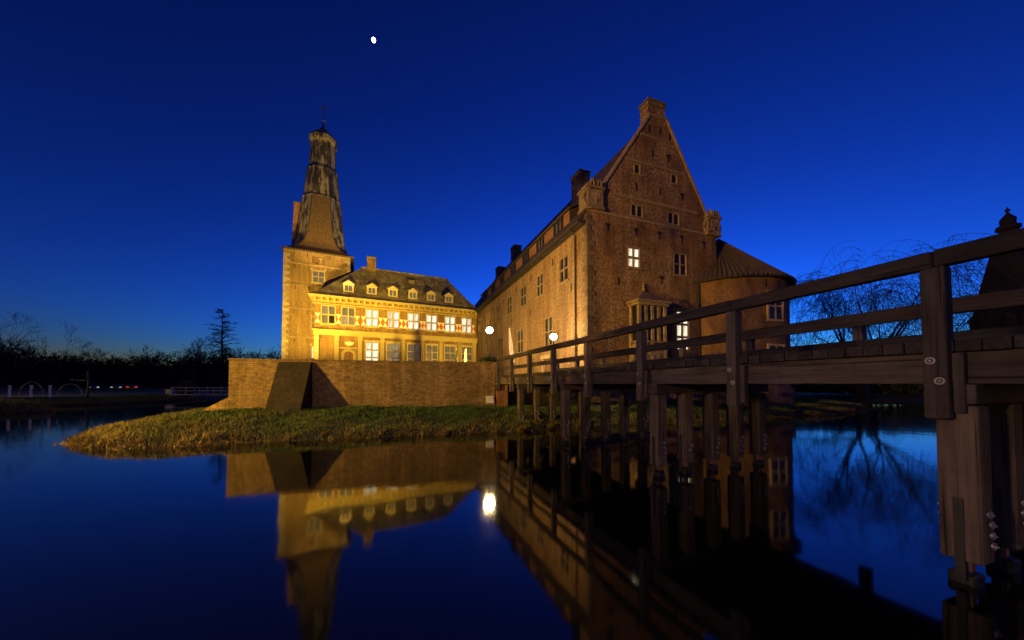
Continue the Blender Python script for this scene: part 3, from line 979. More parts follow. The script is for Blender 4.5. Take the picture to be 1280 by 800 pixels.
for ang, z0, z1, wd in ((-95, 7.6, 9.75, 1.35), (-95, 3.6, 5.45, 1.45)):
    t = R(ang)
    n = (math.cos(t), math.sin(t), 0); du = (-math.sin(t), math.cos(t), 0)
    org = (n[0] * (RR + 0.02), n[1] * (RR + 0.02), 0)
    window(rt_, org, du, n, -wd / 2, wd / 2, z0, z1, 2, 2, sur=0.17, bar=0.13, proud=0.09, inset=0.03, frame='stone_pale', sill=False)
for ang in (-104, -90, -76):
    t = R(ang)
    q = MB(); q.box(-0.05, 0.05, -0.05, 0.05, -0.3, 0.3)
    q.build("wall_anchor", 'iron', rt_, (RR * math.cos(t), RR * math.sin(t), 10.5), t)
pt = rot2(0, 0, 0)
q = MB(); q.tube([(-4.95, -1.95, 10.9), (-4.95, -1.95, 3.0)], 0.08, 8); q.build("drainpipe", 'gutter', rt_)

# ================================================================== LIT WING
NW = thing("lit_wing", "golden floodlit two storey wing with dormers, painted shutters and slate hipped roof", "castle wing", (L0[0], L0[1], 0), B1)
NL, ND = 23.9, 9.6
up = [0.95, 3.46, 6.63, 9.64, 12.6, 15.42, 18.43, 21.24]
lo = [6.62, 9.55, 12.58, 15.45, 18.4, 21.25]
uh = [(a, a + 1.6, 10.97, 13.38) for a in up]
lh = [(a, a + 1.7, 5.2, 8.55) for a in lo]
door_h = (3.8, 4.95, 3.0, 7.05)
mb = MB()
wall_plane(mb, O3, GAB_DU, GAB_N, 0, NL, 2.5, 14.2, uh + lh + [door_h], depth=0.25)
mb.poly([(0, ND, 2.5), (0, 0, 2.5), (0, 0, 14.2), (0, ND, 14.2)])
mb.poly([(NL, ND, 2.5), (0, ND, 2.5), (0, ND, 14.2), (NL, ND, 14.2)])
mb.build("wall", 'brick_wing', NW)
for k, h in enumerate(uh):
    ps = [['lit_faint', 'lit_dim', 'glass', 'lit_faint'], ['lit_dim', 'lit_faint', 'lit_dim', 'lit_faint'], None, None, None, None, None, None][k]
    window(NW, O3, GAB_DU, GAB_N, *h, 2, 2, pane='lit', panes=ps, sur=0.14, bar=0.12, frame='frame_white', inset=0.14, sash=True)
for k, h in enumerate(lh):
    window(NW, O3, GAB_DU, GAB_N, *h, 2, 3, pane='lit' if k == 0 else ('lit_dim' if k == 1 else 'lit_faint'), sur=0.14, bar=0.11, frame='frame_white', inset=0.14, hood=True, sash=True)
# arched door
q = MB()
arc = [(3.8, 3.0), (4.95, 3.0), (4.95, 6.6)] + [(4.375 + 0.575 * math.cos(t), 6.6 + 0.5 * math.sin(t)) for t in [math.pi * k / 10 for k in range(1, 10)]] + [(3.8, 6.6)]
q.prism(arc, lambda a, b, d: (a, d, b), 0.1, 0.2); door = q.build("door", 'boards', NW)
q = MB().tube([(4.75, 0.06, 4.6), (4.75, 0.02, 4.7), (4.75, 0.06, 4.8)], 0.025, 6); q.build("handle", 'iron', door)
q = MB()
inner = [(4.375 + 0.575 * math.cos(t), 6.6 + 0.5 * math.sin(t)) for t in [math.pi * k / 12 for k in range(13)]]
outer = [(4.375 + 0.95 * math.cos(t), 6.6 + 0.85 * math.sin(t)) for t in [math.pi * k / 12 for k in range(13)]]
for k in range(12):
    q.prism([inner[k], outer[k], outer[k + 1], inner[k + 1]], lambda a, b, d: (a, d, b), -0.09, 0.1)
q.box(3.43, 3.8, -0.09, 0.1, 3.0, 6.6); q.box(4.95, 5.33, -0.09, 0.1, 3.0, 6.6)
q.build("door_frame", 'stone_wing', NW)
q = MB(); q.box(3.2, 5.5, -0.12, 0, 7.5, 7.66); q.build("door_cornice", 'stone_wing', NW)
# white carved cartouche over the door
q = MB()
q.lathe([(0.02, -0.1), (0.34, -0.08), (0.42, -0.02), (0.3, 0.0)], 16)
car = q.mesh("cartouche", 'white')
car_o = place("cartouche", car, NW, (4.45, -0.02, 8.22)); car_o.rotation_euler = (R(-90), 0, 0); car_o.scale = (1.25, 0.8, 1.0)
for sx in (-1, 1):
    q = MB(); q.tube([(4.45 + sx * (0.42 + 0.15 * math.cos(t)), -0.1, 8.22 + 0.2 * math.sin(t)) for t in [k * 0.6 for k in range(9)]], 0.06, 6)
    q.build("scroll", 'white', NW)
# pilasters, entablature, bands
for x in (0.37, 2.84, 5.85, 8.88, 11.9, 14.81, 17.73, 20.8, 23.4):
    q = MB(); q.box(x - 0.27, x + 0.27, -0.16, 0, 3.0, 9.15); q.box(x - 0.36, x + 0.36, -0.24, 0, 8.75, 8.95); q.box(x - 0.33, x + 0.33, -0.21, 0, 9.15, 9.3); q.box(x - 0.36, x + 0.36, -0.26, 0, 3.0, 3.7)
    q.build("pilaster", 'stone_wing', NW)
q = MB(); q.box(-0.05, NL, -0.2, 0, 9.3, 9.6); q.box(-0.05, NL, -0.14, 0, 9.6, 9.86); q.box(-0.15, NL, -0.38, 0, 9.86, 10.06); q.build("entablature", 'stone_wing', NW)
q = MB(); q.box(-0.02, NL, -0.05, 0, 13.62, 13.78); q.build("string_course", 'stone_wing', NW)
q = MB(); q.box(-0.12, NL, -0.14, 0, 13.95, 14.2); q.box(-0.62, NL, -0.62, -0.0, 14.5, 14.66); q.box(-0.7, NL, -0.72, 0, 14.66, 14.8)
q.box(-0.6, -0.001, 0, ND, 14.5, 14.78)
q.build("cornice", 'stone_wing', NW)
q = MB(); q.box(-0.1, NL, -0.1, 0, 14.2, 14.5); q.build("frieze", 'brick_wing', NW)  # darker brick stands in for the shade between the brackets
bk = MB()
bk.prism([(-0.16, 14.02), (-0.16, 14.5), (-0.58, 14.5), (-0.56, 14.32), (-0.3, 14.1)], lambda a, b, d: (d, a, b), -0.13, 0.13)
bkm = bk.mesh("bracket", 'stone_wing')
for k in range(31):
    place("bracket", bkm, NW, (0.15 + k * 0.78, 0, 0))
# shutters
sh = MB()
w_, h_ = 0.70, 1.36
sh.poly([(0, -0.06, 0), (w_, -0.06, 0), (w_, -0.06, h_), (0, -0.06, h_)], [(0, 0), (1, 0), (1, 1), (0, 1)])
sh.poly([(0, 0, 0), (0, -0.06, 0), (0, -0.06, h_), (0, 0, h_)], [(0, .5)] * 4)
sh.poly([(w_, -0.06, 0), (w_, 0, 0), (w_, 0, h_), (w_, -0.06, h_)], [(0, .5)] * 4)
sh.poly([(0, -0.06, h_), (w_, -0.06, h_), (w_, 0, h_), (0, 0, h_)], [(0, .5)] * 4)
sh.poly([(0, 0, 0), (w_, 0, 0), (w_, -0.06, 0), (0, -0.06, 0)], [(0, .5)] * 4)
shm = sh.mesh("shutter", 'shutter')
for k, a in enumerate(up):
    if k == 0: xs_ = [a - 0.85]
    elif k == 1: xs_ = [a - 0.78]
    else: xs_ = [a - 0.02 - w_]
    if k >= 1: xs_.append(a + 1.6 + 0.02)
    for x in xs_:
        place("shutter", shm, NW, (x, -0.05, 10.95))
# roof: bell-cast hips
def ring4(o, z, x0, x1):
    return [(x0, o, z), (x1, o, z), (x1, ND - o, z), (x0, ND - o, z)]
lv = [(-0.75, 14.79, -0.75, NL + 0.5), (0.2, 15.35, 0.25, NL + 0.1), (1.2, 16.5, 1.35, NL - 0.9), (ND / 2 - 0.03, 21.1, 6.1, 19.85)]
rq = MB()
rings = [ring4(*l) for l in lv]
for A_, B_ in zip(rings, rings[1:]):
    for k in range(4):
        k2 = (k + 1) % 4
        rq.poly([A_[k], A_[k2], B_[k2], B_[k]])
rq.poly(rings[-1]); rq.poly(rings[0][::-1])
nroof = rq.build("roof", 'tile_wing', NW)
q = MB(); q.tube([(6.05, ND / 2, 21.12), (19.9, ND / 2, 21.12)], 0.14, 8)
for sx, xa, xb in ((0, 6.1, -0.75), (1, 19.85, NL + 0.4)):
    pass
q.build("ridge_cap", 'tile_wing', nroof)
chimney(NW, 7.5, ND / 2, 1.3, 0.9, 20.3, 22.75, 'brick_wing')
# little roof hatch
q = MB(); q.hexa([(13.0, 3.1, 19.0), (14.0, 3.1, 19.0), (14.0, 4.2, 19.0), (13.0, 4.2, 19.0), (13.0, 2.95, 19.55), (14.0, 2.95, 19.55), (14.0, 4.1, 20.3), (13.0, 4.1, 20.3)])
q.build("roof_hatch", 'tile_wing', nroof)
# dormers
for x in (4.25, 7.4, 10.4, 13.4, 16.25, 19.2):
    dq = MB()
    y0 = 0.75
    for sx in (-0.66, 0.56):
        dq.hexa([(x + sx, y0, 15.72), (x + sx + 0.1, y0, 15.72), (x + sx + 0.1, 2.9, 15.72), (x + sx, 2.9, 15.72),
                 (x + sx, y0, 17.0), (x + sx + 0.1, y0, 17.0), (x + sx + 0.1, 2.9, 17.0), (x + sx, 2.9, 17.0)])
    dor = dq.build("dormer", 'slate', NW)
    f = MB()
    f.box(x - 0.7, x - 0.46, y0 - 0.1, y0, 15.72, 17.0); f.box(x + 0.46, x + 0.7, y0 - 0.1, y0, 15.72, 17.0)
    f.box(x - 0.46, x + 0.46, y0 - 0.098, y0, 15.72, 16.02); f.box(x - 0.46, x + 0.46, y0 - 0.098, y0, 16.86, 17.0)
    f.box(x - 0.05, x + 0.05, y0 - 0.09, y0, 16.02, 16.86)
    f.box(x - 0.8, x + 0.8, y0 - 0.18, y0, 15.6, 15.72)
    f.build("dormer_front", 'frame_white', dor)
    f = MB(); f.prism([(x - 0.82, 17.0), (x + 0.82, 17.0), (x, 17.55)], lambda a, b, d: (a, d, b), y0 - 0.14, y0)
    f.build("pediment", 'frame_white', dor)
    f = MB()
    f.hexa([(x - 0.86, y0 - 0.16, 17.0), (x, y0 - 0.16, 17.58), (x, 3.6, 17.58), (x - 0.86, 3.2, 17.0), (x - 0.88, y0 - 0.16, 17.08), (x, y0 - 0.16, 17.68), (x, 3.6, 17.68), (x - 0.88, 3.2, 17.08)])
    f.hexa([(x, y0 - 0.16, 17.58), (x + 0.86, y0 - 0.16, 17.0), (x + 0.86, 3.2, 17.0), (x, 3.6, 17.58), (x, y0 - 0.16, 17.68), (x + 0.88, y0 - 0.16, 17.08), (x + 0.88, 3.2, 17.08), (x, 3.6, 17.68)])
    f.build("dormer_roof", 'tile_wing', dor)
    for sx in (-0.255, 0.255):
        place("pane", pane_mesh(0.4, 0.82, (1, 0, 0), (0, -1, 0), 'lit_faint'), dor, (x + sx, y0 - 0.04, 16.44))

# ================================================================== SQUARE TOWER WITH SPIRE
TWO = rot2(B1, -4.4, 5.0, L0)
TW = thing("spire_tower", "square golden brick tower with tall tiered weathered spire and iron cross", "tower", (TWO[0], TWO[1], 0), B1)
TS = 8.76
tw_h = [(3.75, 5.2, 17.95, 19.6), (3.6, 5.25, 20.75, 21.95), (3.75, 5.2, 14.1, 15.6), (3.75, 5.2, 10.85, 12.5), (3.8, 5.1, 6.4, 8.05)]
mb = MB()
wall_plane(mb, O3, GAB_DU, GAB_N, 0, TS, 2.5, 22.45, tw_h, depth=0.3)
mb.poly([(TS, 0, 2.5), (TS, TS, 2.5), (TS, TS, 22.45), (TS, 0, 22.45)])
mb.poly([(0, TS, 2.5), (0, 0, 2.5), (0, 0, 22.45), (0, TS, 22.45)])
mb.poly([(TS, TS, 2.5), (0, TS, 2.5), (0, TS, 22.45), (TS, TS, 22.45)])
mb.build("wall", 'brick_tower', TW)
for k, h in enumerate(tw_h):
    if k == 1:
        q = MB(); q.box(h[0], h[1], 0.26, 0.34, h[2], h[3]); back = q.build("bell_hatch", 'boards', TW)
        q = MB(); q.prism([(4.4, 20.8), (5.1, 20.8), (4.75, 21.3), (5.1, 21.75), (4.4, 21.75), (4.75, 21.3)][:3], lambda a, b, d: (a, d, b), 0.2, 0.26)
        q.prism([(4.75, 21.2), (5.1, 21.75), (4.4, 21.75)], lambda a, b, d: (a, d, b), 0.2, 0.26); q.build("carved_panel", 'stone_pale', back)
        continue
    window(TW, O3, GAB_DU, GAB_N, *h, 2, 2, pane='lit' if k == 4 else 'lit_faint', sur=0.15, bar=0.12, inset=0.16, frame='stone_pale')
    q = MB(); obar(q, O3, GAB_DU, GAB_N, h[0] - 0.3, h[0] - 0.05, h[3] + 0.17, h[3] + 0.42, 0, 0.1); obar(q, O3, GAB_DU, GAB_N, h[1] + 0.05, h[1] + 0.3, h[3] + 0.17, h[3] + 0.42, 0, 0.1)
    q.build("corbel", 'stone_pale', TW)
for z in (9.4, 13.7, 17.3, 20.45, 22.38):
    q = MB(); q.box(-0.09, TS + 0.09, -0.1, TS + 0.05, z - 0.09, z + 0.09); q.build("string_course", 'stone', TW)
q = MB(); q.box(-0.12, TS + 0.12, -0.14, 0, 3.0, 3.9); q.build("plinth", 'stone', TW)
qm = [MB().box(-0.05, 0.75, -0.05, 0.4, 0, 0.42).mesh("quoin", 'stone_pale'), MB().box(-0.05, 0.45, -0.05, 0.7, 0, 0.42).mesh("quoin", 'stone_pale')]
qr = [MB().box(-0.7, 0.05, -0.05, 0.4, 0, 0.42).mesh("quoin", 'stone_pale'), MB().box(-0.4, 0.05, -0.05, 0.7, 0, 0.42).mesh("quoin", 'stone_pale')]
for k in range(41):
    z = 3.0 + k * 0.46
    place("quoin", qm[k % 2], TW, (0, 0, z))
    if z > 16: place("quoin", qr[k % 2], TW, (TS, 0, z))
for s, z in [(1.3, 21.9), (3.0, 21.9), (5.9, 21.9), (7.6, 21.9), (1.4, 19.9), (3.1, 19.9), (5.7, 19.9), (7.4, 19.9), (1.5, 16.8), (3.3, 16.8), (1.4, 13.2), (3.1, 13.2), (1.5, 8.9), (3.1, 8.9)]:
    place("wall_anchor", ab_g, TW, (s, 0, z))
# dentil row under the eaves
dt = MB().box(-0.12, 0.12, -0.2, -0.02, 22.22, 22.4).mesh("dentil", 'stone')
for k in range(20):
    place("dentil", dt, TW, (0.25 + k * 0.435, 0, 0))

AX, AY = TS / 2 + 0.15, TS / 2
def oct_ring(a, b, z):
    return [(AX + a, AY - b, z), (AX + a, AY + b, z), (AX + b, AY + a, z), (AX - b, AY + a, z), (AX - a, AY + b, z), (AX - a, AY - b, z), (AX - b, AY - a, z), (AX + b, AY - a, z)]
def loft(levels, pick, name, mat, parent, cap=False):
    q = MB()
    rs = [oct_ring(*l) for l in levels]
    for A_, B_ in zip(rs, rs[1:]):
        for k in range(8):
            if k % 2 in pick:
                k2 = (k + 1) % 8
                q.poly([A_[k], A_[k2], B_[k2], B_[k]])
    if cap:
        q.poly(rs[-1]); q.poly(rs[0][::-1])
    return q.build(name, mat, parent)
hw = TS / 2 + 0.45
t1 = [(hw, hw - 0.01, 22.35), (hw - 0.05, hw - 0.08, 22.52), (hw - 0.5, hw - 0.75, 22.75), (4.05, 3.45, 23.1), (3.75, 2.75, 23.6), (3.5, 2.15, 24.5), (3.25, 1.72, 26.0), (3.05, 1.5, 28.0), (2.86, 1.36, 30.2), (2.66, 1.25, 32.4)]
sp = loft([(2.3, 0.95, 22.5), (2.3, 0.95, 32.3)], (0, 1), "spire_core", 'gutter', TW, True)
for k_ in (0, 2, 4, 6):
    q = MB()
    rs_ = [oct_ring(*l) for l in t1]
    for A_, B_ in zip(rs_, rs_[1:]):
        q.poly([A_[k_], A_[(k_ + 1) % 8], B_[(k_ + 1) % 8], B_[k_]])
    q.build("spire_face", 'slate', sp)
for k_ in (1, 3, 5, 7):
    q = MB()
    rs_ = [oct_ring(*l) for l in t1]
    for A_, B_ in zip(rs_, rs_[1:]):
        q.poly([A_[k_], A_[(k_ + 1) % 8], B_[(k_ + 1) % 8], B_[k_]])
    q.build("spire_corner_sheet", 'lead', sp)
q = MB(); q.poly(oct_ring(hw, hw - 0.01, 22.34)[::-1]); q.build("eaves_board", 'gutter', sp)
loft([(2.72, 1.27, 32.25), (2.72, 1.27, 32.4), (2.55, 1.12, 32.55), (2.12, 0.9, 37.3)], (0, 1), "spire_tier", 'lead', TW, True)
loft([(2.17, 0.92, 37.2), (2.17, 0.92, 37.32), (1.86, 0.77, 38.0), (1.72, 0.72, 41.9)], (0, 1), "spire_tier", 'lead', TW, True)
loft([(1.74, 0.72, 41.85), (2.0, 0.83, 42.3), (2.02, 0.84, 42.9), (1.78, 0.74, 43.35), (1.3, 0.54, 43.8), (0.75, 0.31, 44.4), (0.3, 0.12, 45.0), (0.1, 0.04, 45.6)], (0, 1), "spire_cap", 'lead', TW, True)
# lead rolls at the facet edges
for lev in (t1[2:], [(2.55, 1.12, 32.6), (2.12, 0.9, 37.25)], [(1.86, 0.77, 38.0), (1.72, 0.72, 41.85)]):
    for k in range(8):
        q = MB(); q.tube([oct_ring(*l)[k] for l in lev], 0.06, 5); q.build("lead_roll", 'gutter', sp)
q = MB(); q.tube([(AX, AY, 44.6), (AX, AY, 49.6)], [0.09, 0.04], 6); cr = q.build("finial", 'iron', TW)
q = MB(); q.lathe([(0.02, 45.9), (0.24, 46.05), (0.3, 46.25), (0.24, 46.45), (0.02, 46.6)], 12, (AX, AY)); q.build("finial_ball", 'steel', cr)
q = MB(); q.tube([(AX - 0.6, AY, 48.6), (AX + 0.6, AY, 48.6)], 0.05, 6)
for t in range(4):
    a = math.pi / 2 * t + math.pi / 4
    q.tube([(AX, AY, 48.6), (AX + 0.4 * math.cos(a), AY, 48.6 + 0.4 * math.sin(a))], 0.03, 5)
q.build("cross", 'iron', cr)
q = MB(); q.prism([(47.3, -0.1), (47.3, 0.7), (47.75, 0.55), (47.6, 0.1)], lambda a, b, d: (AX + d, AY - b, a), -0.02, 0.02); q.build("weather_vane", 'iron', cr)
# small gabled lucarne on the left flank of the spire and hatch on its front
q = MB(); q.hexa([(AX - 4.1, AY - 0.9, 24.0), (AX - 2.7, AY - 0.9, 24.0), (AX - 2.7, AY + 0.9, 24.0), (AX - 4.1, AY + 0.9, 24.0), (AX - 3.85, AY - 0.9, 31.2), (AX - 2.6, AY - 0.9, 31.2), (AX - 2.6, AY + 0.9, 31.2), (AX - 3.85, AY + 0.9, 31.2)])
lu = q.build("lucarne", 'boards', TW)
q = MB(); q.hexa([(AX - 4.0, AY - 1.0, 31.2), (AX - 2.5, AY - 1.0, 31.2), (AX - 2.5, AY + 1.0, 31.2), (AX - 4.0, AY + 1.0, 31.2), (AX - 4.0, AY - 1.0, 31.32), (AX - 2.5, AY - 1.0, 31.32), (AX - 2.5, AY + 1.0, 31.32), (AX - 4.0, AY + 1.0, 31.32)]); q.build("lucarne_roof", 'stone_dark', lu)
q = MB(); q.hexa([(AX - 0.45, AY - 3.5, 24.3), (AX + 0.45, AY - 3.5, 24.3), (AX + 0.45, AY - 2.9, 24.3), (AX - 0.45, AY - 2.9, 24.3), (AX - 0.45, AY - 3.35, 25.5), (AX + 0.45, AY - 3.35, 25.5), (AX + 0.45, AY - 2.9, 25.7), (AX - 0.45, AY - 2.9, 25.7)])
q.build("spire_hatch", 'slate', TW)

# ================================================================== TERRACE WALL
TWL = thing("terrace_wall", "long weathered brick terrace wall with sloping buttress above the grassy bank", "wall", (-15.7, 18.4, 0), T1)
q = MB(); q.box(0, 14.95, 0, 0.5, 0.2, 3.72)
q.build("wall", 'brick_wall', TWL)
q = MB()
n_ = 50
for k in range(n_):
    a = -0.05 + k * 15.05 / n_
    q.box(a, a + 15.05 / n_ - 0.012, -0.06, 0.56, 3.72 + random.uniform(0, 0.012), 3.82 + random.uniform(-0.012, 0.012))
cp = q.build("coping", 'brick_wall', TWL); cp["kind"] = "stuff"
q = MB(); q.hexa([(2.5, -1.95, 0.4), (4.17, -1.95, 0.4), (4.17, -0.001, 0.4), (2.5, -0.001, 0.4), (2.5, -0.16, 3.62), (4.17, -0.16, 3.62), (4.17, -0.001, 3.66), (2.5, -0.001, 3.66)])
q.build("buttress", 'brick_shaded', TWL)
q = MB(); q.prism([(0.06, 0.5), (0.55, 0.5), (-11.5, 30.0), (-12.0, 30.0)], lambda a, b, d: (a, b, d), 0.2, 3.78)
q.build("return_wall", 'brick_wall', TWL)
# ragged flank left of the corner
q = MB(); q.hexa([(-1.6, 0.5, 0.2), (-0.004, 0.3, 0.2), (-0.004, 0.9, 0.2), (-1.6, 0.9, 0.2), (-1.5, 0.5, 0.95), (-0.004, 0.3, 1.75), (-0.004, 0.9, 1.75), (-1.5, 0.9, 0.95)])
q.build("stepped_flank", 'brick_wall', TWL)

RW = MB()
pa = rot2(T1, 14.9, 0.05, (-15.7, 18.4)); pb = (5.7, 24.5)
dx, dy = pb[0] - pa[0], pb[1] - pa[1]; Ln = math.hypot(dx, dy)
RWo = MB().box(0, Ln, 0, 0.45, 0.2, 2.86).build("retaining_wall", 'brick_shaded', None, (pa[0], pa[1], 0), math.atan2(dy, dx))
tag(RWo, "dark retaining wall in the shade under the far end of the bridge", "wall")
q = MB(); q.box(0, 0.68, 0, 0.5, 0.4, 2.36); q.box(-0.05, 0.73, -0.05, 0.55, 2.36, 2.46)
for k in range(3): q.box(0.04 + k * 0.23, 0.18 + k * 0.23, 0.02, 0.46, 2.46, 2.6)
pier = q.build("brick_pier", 'brick_pier', None, rot2(T1, 15.02, -0.42, (-15.7, 18.4)) + (0,), T1)
tag(pier, "orange brick pier at the foot of the bridge end", "pier")
q = MB(); q.hexa([(0, -0.05, 0), (0.5, -0.05, 0), (0.5, 0, 0), (0, 0, 0), (0, 0.12, 0.46), (0.5, 0.12, 0.46), (0.5, 0.17, 0.46), (0, 0.17, 0.46)])
pl = rot2(T1, 14.3, -0.35, (-15.7, 18.4))
bo = q.build("notice_board", 'white', None, (pl[0], pl[1], 1.18), T1)
tag(bo, "small pale square board leaning on the terrace wall near the brick pier", "board")

# ================================================================== BRIDGE
BV = (6.47 * math.cos(A1), 6.47 * math.sin(A1))
BR = thing("footbridge", "long dark timber footbridge on piles crossing the moat to the castle", "bridge", (BV[0], BV[1], 0), A1)
BW = 4.1
Y0, Y1 = -4.6, 20.6
post_y = [2.07 + 2.605 * k for k in range(-2, 8)]
tres_y = [-3.0, 1.97, 6.95, 11.9, 16.9]
# deck planks
pw = 0.205
pmeshes = []
for k in range(3):
    pmq = MB().box(-0.08, BW + 0.08, 0, pw - 0.012, 2.80, 2.94).mesh("plank", 'timber_plank')
    pmeshes.append(chamfer(pmq, 0.006))
nplank = int((Y1 - Y0) / pw)
for k in range(nplank):
    o = place("plank", pmeshes[k % 3], BR, (random.uniform(-0.018, 0.018), Y0 + k * pw, random.uniform(-0.012, 0.006)), random.uniform(-0.0025, 0.0025))
# stringers (in lengths that meet over the trestles)
cuts = [Y0] + [t + 0.1 for t in tres_y] + [Y1]
for x in (0.02, 1.0, 2.0, 3.0, BW - 0.2):
    for a, b in zip(cuts, cuts[1:]):
        if b - a < 0.4: continue
        me_ = chamfer(MB().box(x, x + 0.18, a + 0.004, b - 0.004, 2.40, 2.795).mesh("stringer", 'timber'), 0.012)
        place("stringer", me_, BR)
# cap beams
for t in tres_y:
    me_ = chamfer(MB().box(-0.05, BW + 0.1, t - 0.16, t + 0.16, 2.16, 2.397).mesh("cap_beam", 'timber'), 0.012)
    place("cap_beam", me_, BR)
# piles
def bolt_mesh():
    q = MB()
    q.tube([(0, -0.225, 0), (0, 0.225, 0)], 0.009, 6)
    for s in (-1, 1):
        q.tube([(0.036 * math.cos(t), s * 0.19, 0.036 * math.sin(t)) for t in [2 * math.pi * k / 14 for k in range(15)]], 0.011, 5, caps=False)
        q.tube([(0, s * 0.166, 0), (0, s * 0.2, 0)], 0.014, 6)
    return q.mesh("bolt", 'steel')
BOLT = bolt_mesh()
def pile_pair(h):
    a = chamfer(MB().box(-0.145, 0.145, -0.165, 0.165, 0.30, 2.158).mesh("pile", 'timber_pile'), 0.02)
    return a
PILE = pile_pair(0)
FOOT = chamfer(MB().box(-0.105, 0.105, -0.115, 0.115, -1.4, 0.15).mesh("pile_foot", 'timber_wet'), 0.02)
SHOE = MB().box(-0.05, 0.05, -0.05, 0.05, 0.165, 0.31).mesh("pile_shoe", 'rust')
BAR = MB().box(-0.165, -0.147, -0.04, 0.04, 0.1, 1.05).mesh("steel_bar", 'gutter')
for ti, t in enumerate(tres_y):
    for k in range(5):
        x = 0.12 + k * 0.955
        p = place("pile", PILE, BR, (x + random.uniform(-0.02, 0.02), t, random.uniform(-0.03, 0.0)), random.uniform(-0.05, 0.05))
        place("pile_foot", FOOT, p, (0, random.uniform(-0.02, 0.02), 0))
        place("pile_shoe", SHOE, p)
        place("steel_bar", BAR, p)
        for j in range(4):
            place("bolt", BOLT, p, (random.uniform(-0.02, 0.06), 0, 0.52 + j * 0.125), random.uniform(-0.1, 0.1))
# posts and rails on both sides
PM = chamfer(MB().box(-0.2, 0.0, -0.1, 0.1, 1.98, 3.845).mesh("post", 'timber_post'), 0.012)
PM2 = chamfer(MB().box(0.0, 0.18, -0.1, 0.1, 1.98, 3.845).mesh("post", 'timber_post'), 0.012)
BLK = chamfer(MB().box(-0.1, -0.002, -0.19, -0.102, 2.05, 2.78).mesh("packing_block", 'timber_post'), 0.01)
WSH = MB()
WSH.tube([(0.036 * math.cos(t), 0.036 * math.sin(t), 0.003) for t in [2 * math.pi * k / 18 for k in range(19)]], 0.010, 6, caps=False)
WSH.tube([(0, 0, 0), (0, 0, 0.012)], 0.014, 6)
wsm = WSH.mesh("washer", 'steel')
for y in post_y:
    j = random.uniform(-0.012, 0.012)
    p = place("post", PM, BR, (0.0, y + j, random.uniform(-0.02, 0)), random.uniform(-0.02, 0.02)); p.rotation_euler[0] = random.uniform(-0.008, 0.008)
    place("packing_block", BLK, p)
    for yy, zz in ((0.035, 2.69), (-0.035, 2.44)):
        w = place("washer", wsm, p, (-0.2, yy, zz)); w.rotation_euler = (0, R(-90), 0)
    place("post", PM2, BR, (BW, y + j, random.uniform(-0.02, 0)))
for k in range(0, len(post_y) - 1):
    a, b = post_y[k], post_y[k + 1]
    if k == 0: a = Y0
    for side in (0, 1):
        x0 = -0.19 if side == 0 else BW
        dz = random.uniform(-0.012, 0.012)
        me_ = chamfer(MB().box(x0 + 0.02, x0 + 0.18, a + 0.003, b - 0.003, 3.85 + dz * 0.3, 4.06 + dz).mesh("top_rail", 'timber_rail'), 0.015)
        place("top_rail", me_, BR)
        xm = 0.002 if side == 0 else BW - 0.09
        me_ = chamfer(MB().box(xm, xm + 0.085, a + 0.003, b - 0.003, 3.26 + dz, 3.45 + dz).mesh("mid_rail", 'timber_rail'), 0.01)
        place("mid_rail", me_, BR)

# ================================================================== LAMPS IN THE COURTYARD
def street_lamp(name, label, x, y, z0, zl, energy, color, group=None, r=0.26, em=30):
    t = thing(name, label, "street lamp", (x, y, z0), 0, group)
    h = zl - z0
    q = MB(); q.lathe([(0.14, 0), (0.14, 0.25), (0.07, 0.4), (0.05, h - 0.3), (0.09, h - 0.22), (0.09, h - 0.18)], 10); q.build("pole", 'iron', t)
    q = MB(); q.lathe([(0.02, -r), (r * 0.6, -r * 0.8), (r * 0.95, -r * 0.3), (r, 0), (r * 0.95, r * 0.3), (r * 0.6, r * 0.8), (0.02, r)], 16)
    g = q.build("lamp_globe", emit_mat("lamp_glass", (1.0, 0.92, 0.72), em), t, (0, 0, h), smooth=True)
    g.visible_shadow = True
    q = MB(); q.lathe([(r * 0.62, 0.78 * r), (r * 0.66, 0.85 * r), (0.03, r * 1.25)], 12); q.build("lamp_cap", 'iron', t, (0, 0, h))
    lamp("bulb_light", 'POINT', (0, 0, h), energy, color, t, radius=r * 1.25)
    return t
street_lamp("street_lamp", "lit street lamp beside the terrace wall's end, left of the bridge end", -1.67, 24.6, 3.0, 6.39, 2200, (1.0, 0.66, 0.27), "lit lamps in the castle courtyard")
street_lamp("street_lamp", "lit street lamp close to the tall gable wing, right of the bridge end", 3.14, 25.0, 3.0, 5.97, 2200, (1.0, 0.66, 0.27), "lit lamps in the castle courtyard")

# parasols, closed
def parasol(label, x, y, h, tilt=0.0, mat='canvas', r=0.17):
    t = thing("parasol", label, "parasol", (x, y, 3.0), 0.0, "closed parasols in the courtyard")
    t.rotation_euler = (0, tilt, 0)
    q = MB(); q.lathe([(0.03, 0), (0.03, h + 0.08)], 8); q.build("pole", 'grey_wood', t)
    q = MB()
    n = 12
    for i, (rr_, z) in enumerate([(r, 0.28 * h), (r * 1.1, 0.4 * h), (r * 0.75, 0.75 * h), (0.05, h)]):
        for k in range(n):
            e = rr_ * (1.0 if k % 2 else 0.72)
            q.v.append((e * math.cos(2 * math.pi * k / n), e * math.sin(2 * math.pi * k / n), z))
    for i in range(3):
        for k in range(n):
            q.f.append((i * n + k, i * n + (k + 1) % n, (i + 1) * n + (k + 1) % n, (i + 1) * n + k)); q.u.append(None)
    q.f.append(tuple(3 * n + k for k in range(n))); q.u.append(None)
    q.f.append(tuple(range(n))[::-1]); q.u.append(None)
    q.build("canopy", mat, t)
    q = MB(); q.lathe([(0.3, 0), (0.3, 0.06), (0.06, 0.1)], 12); q.build("base", 'stone_dark', t)
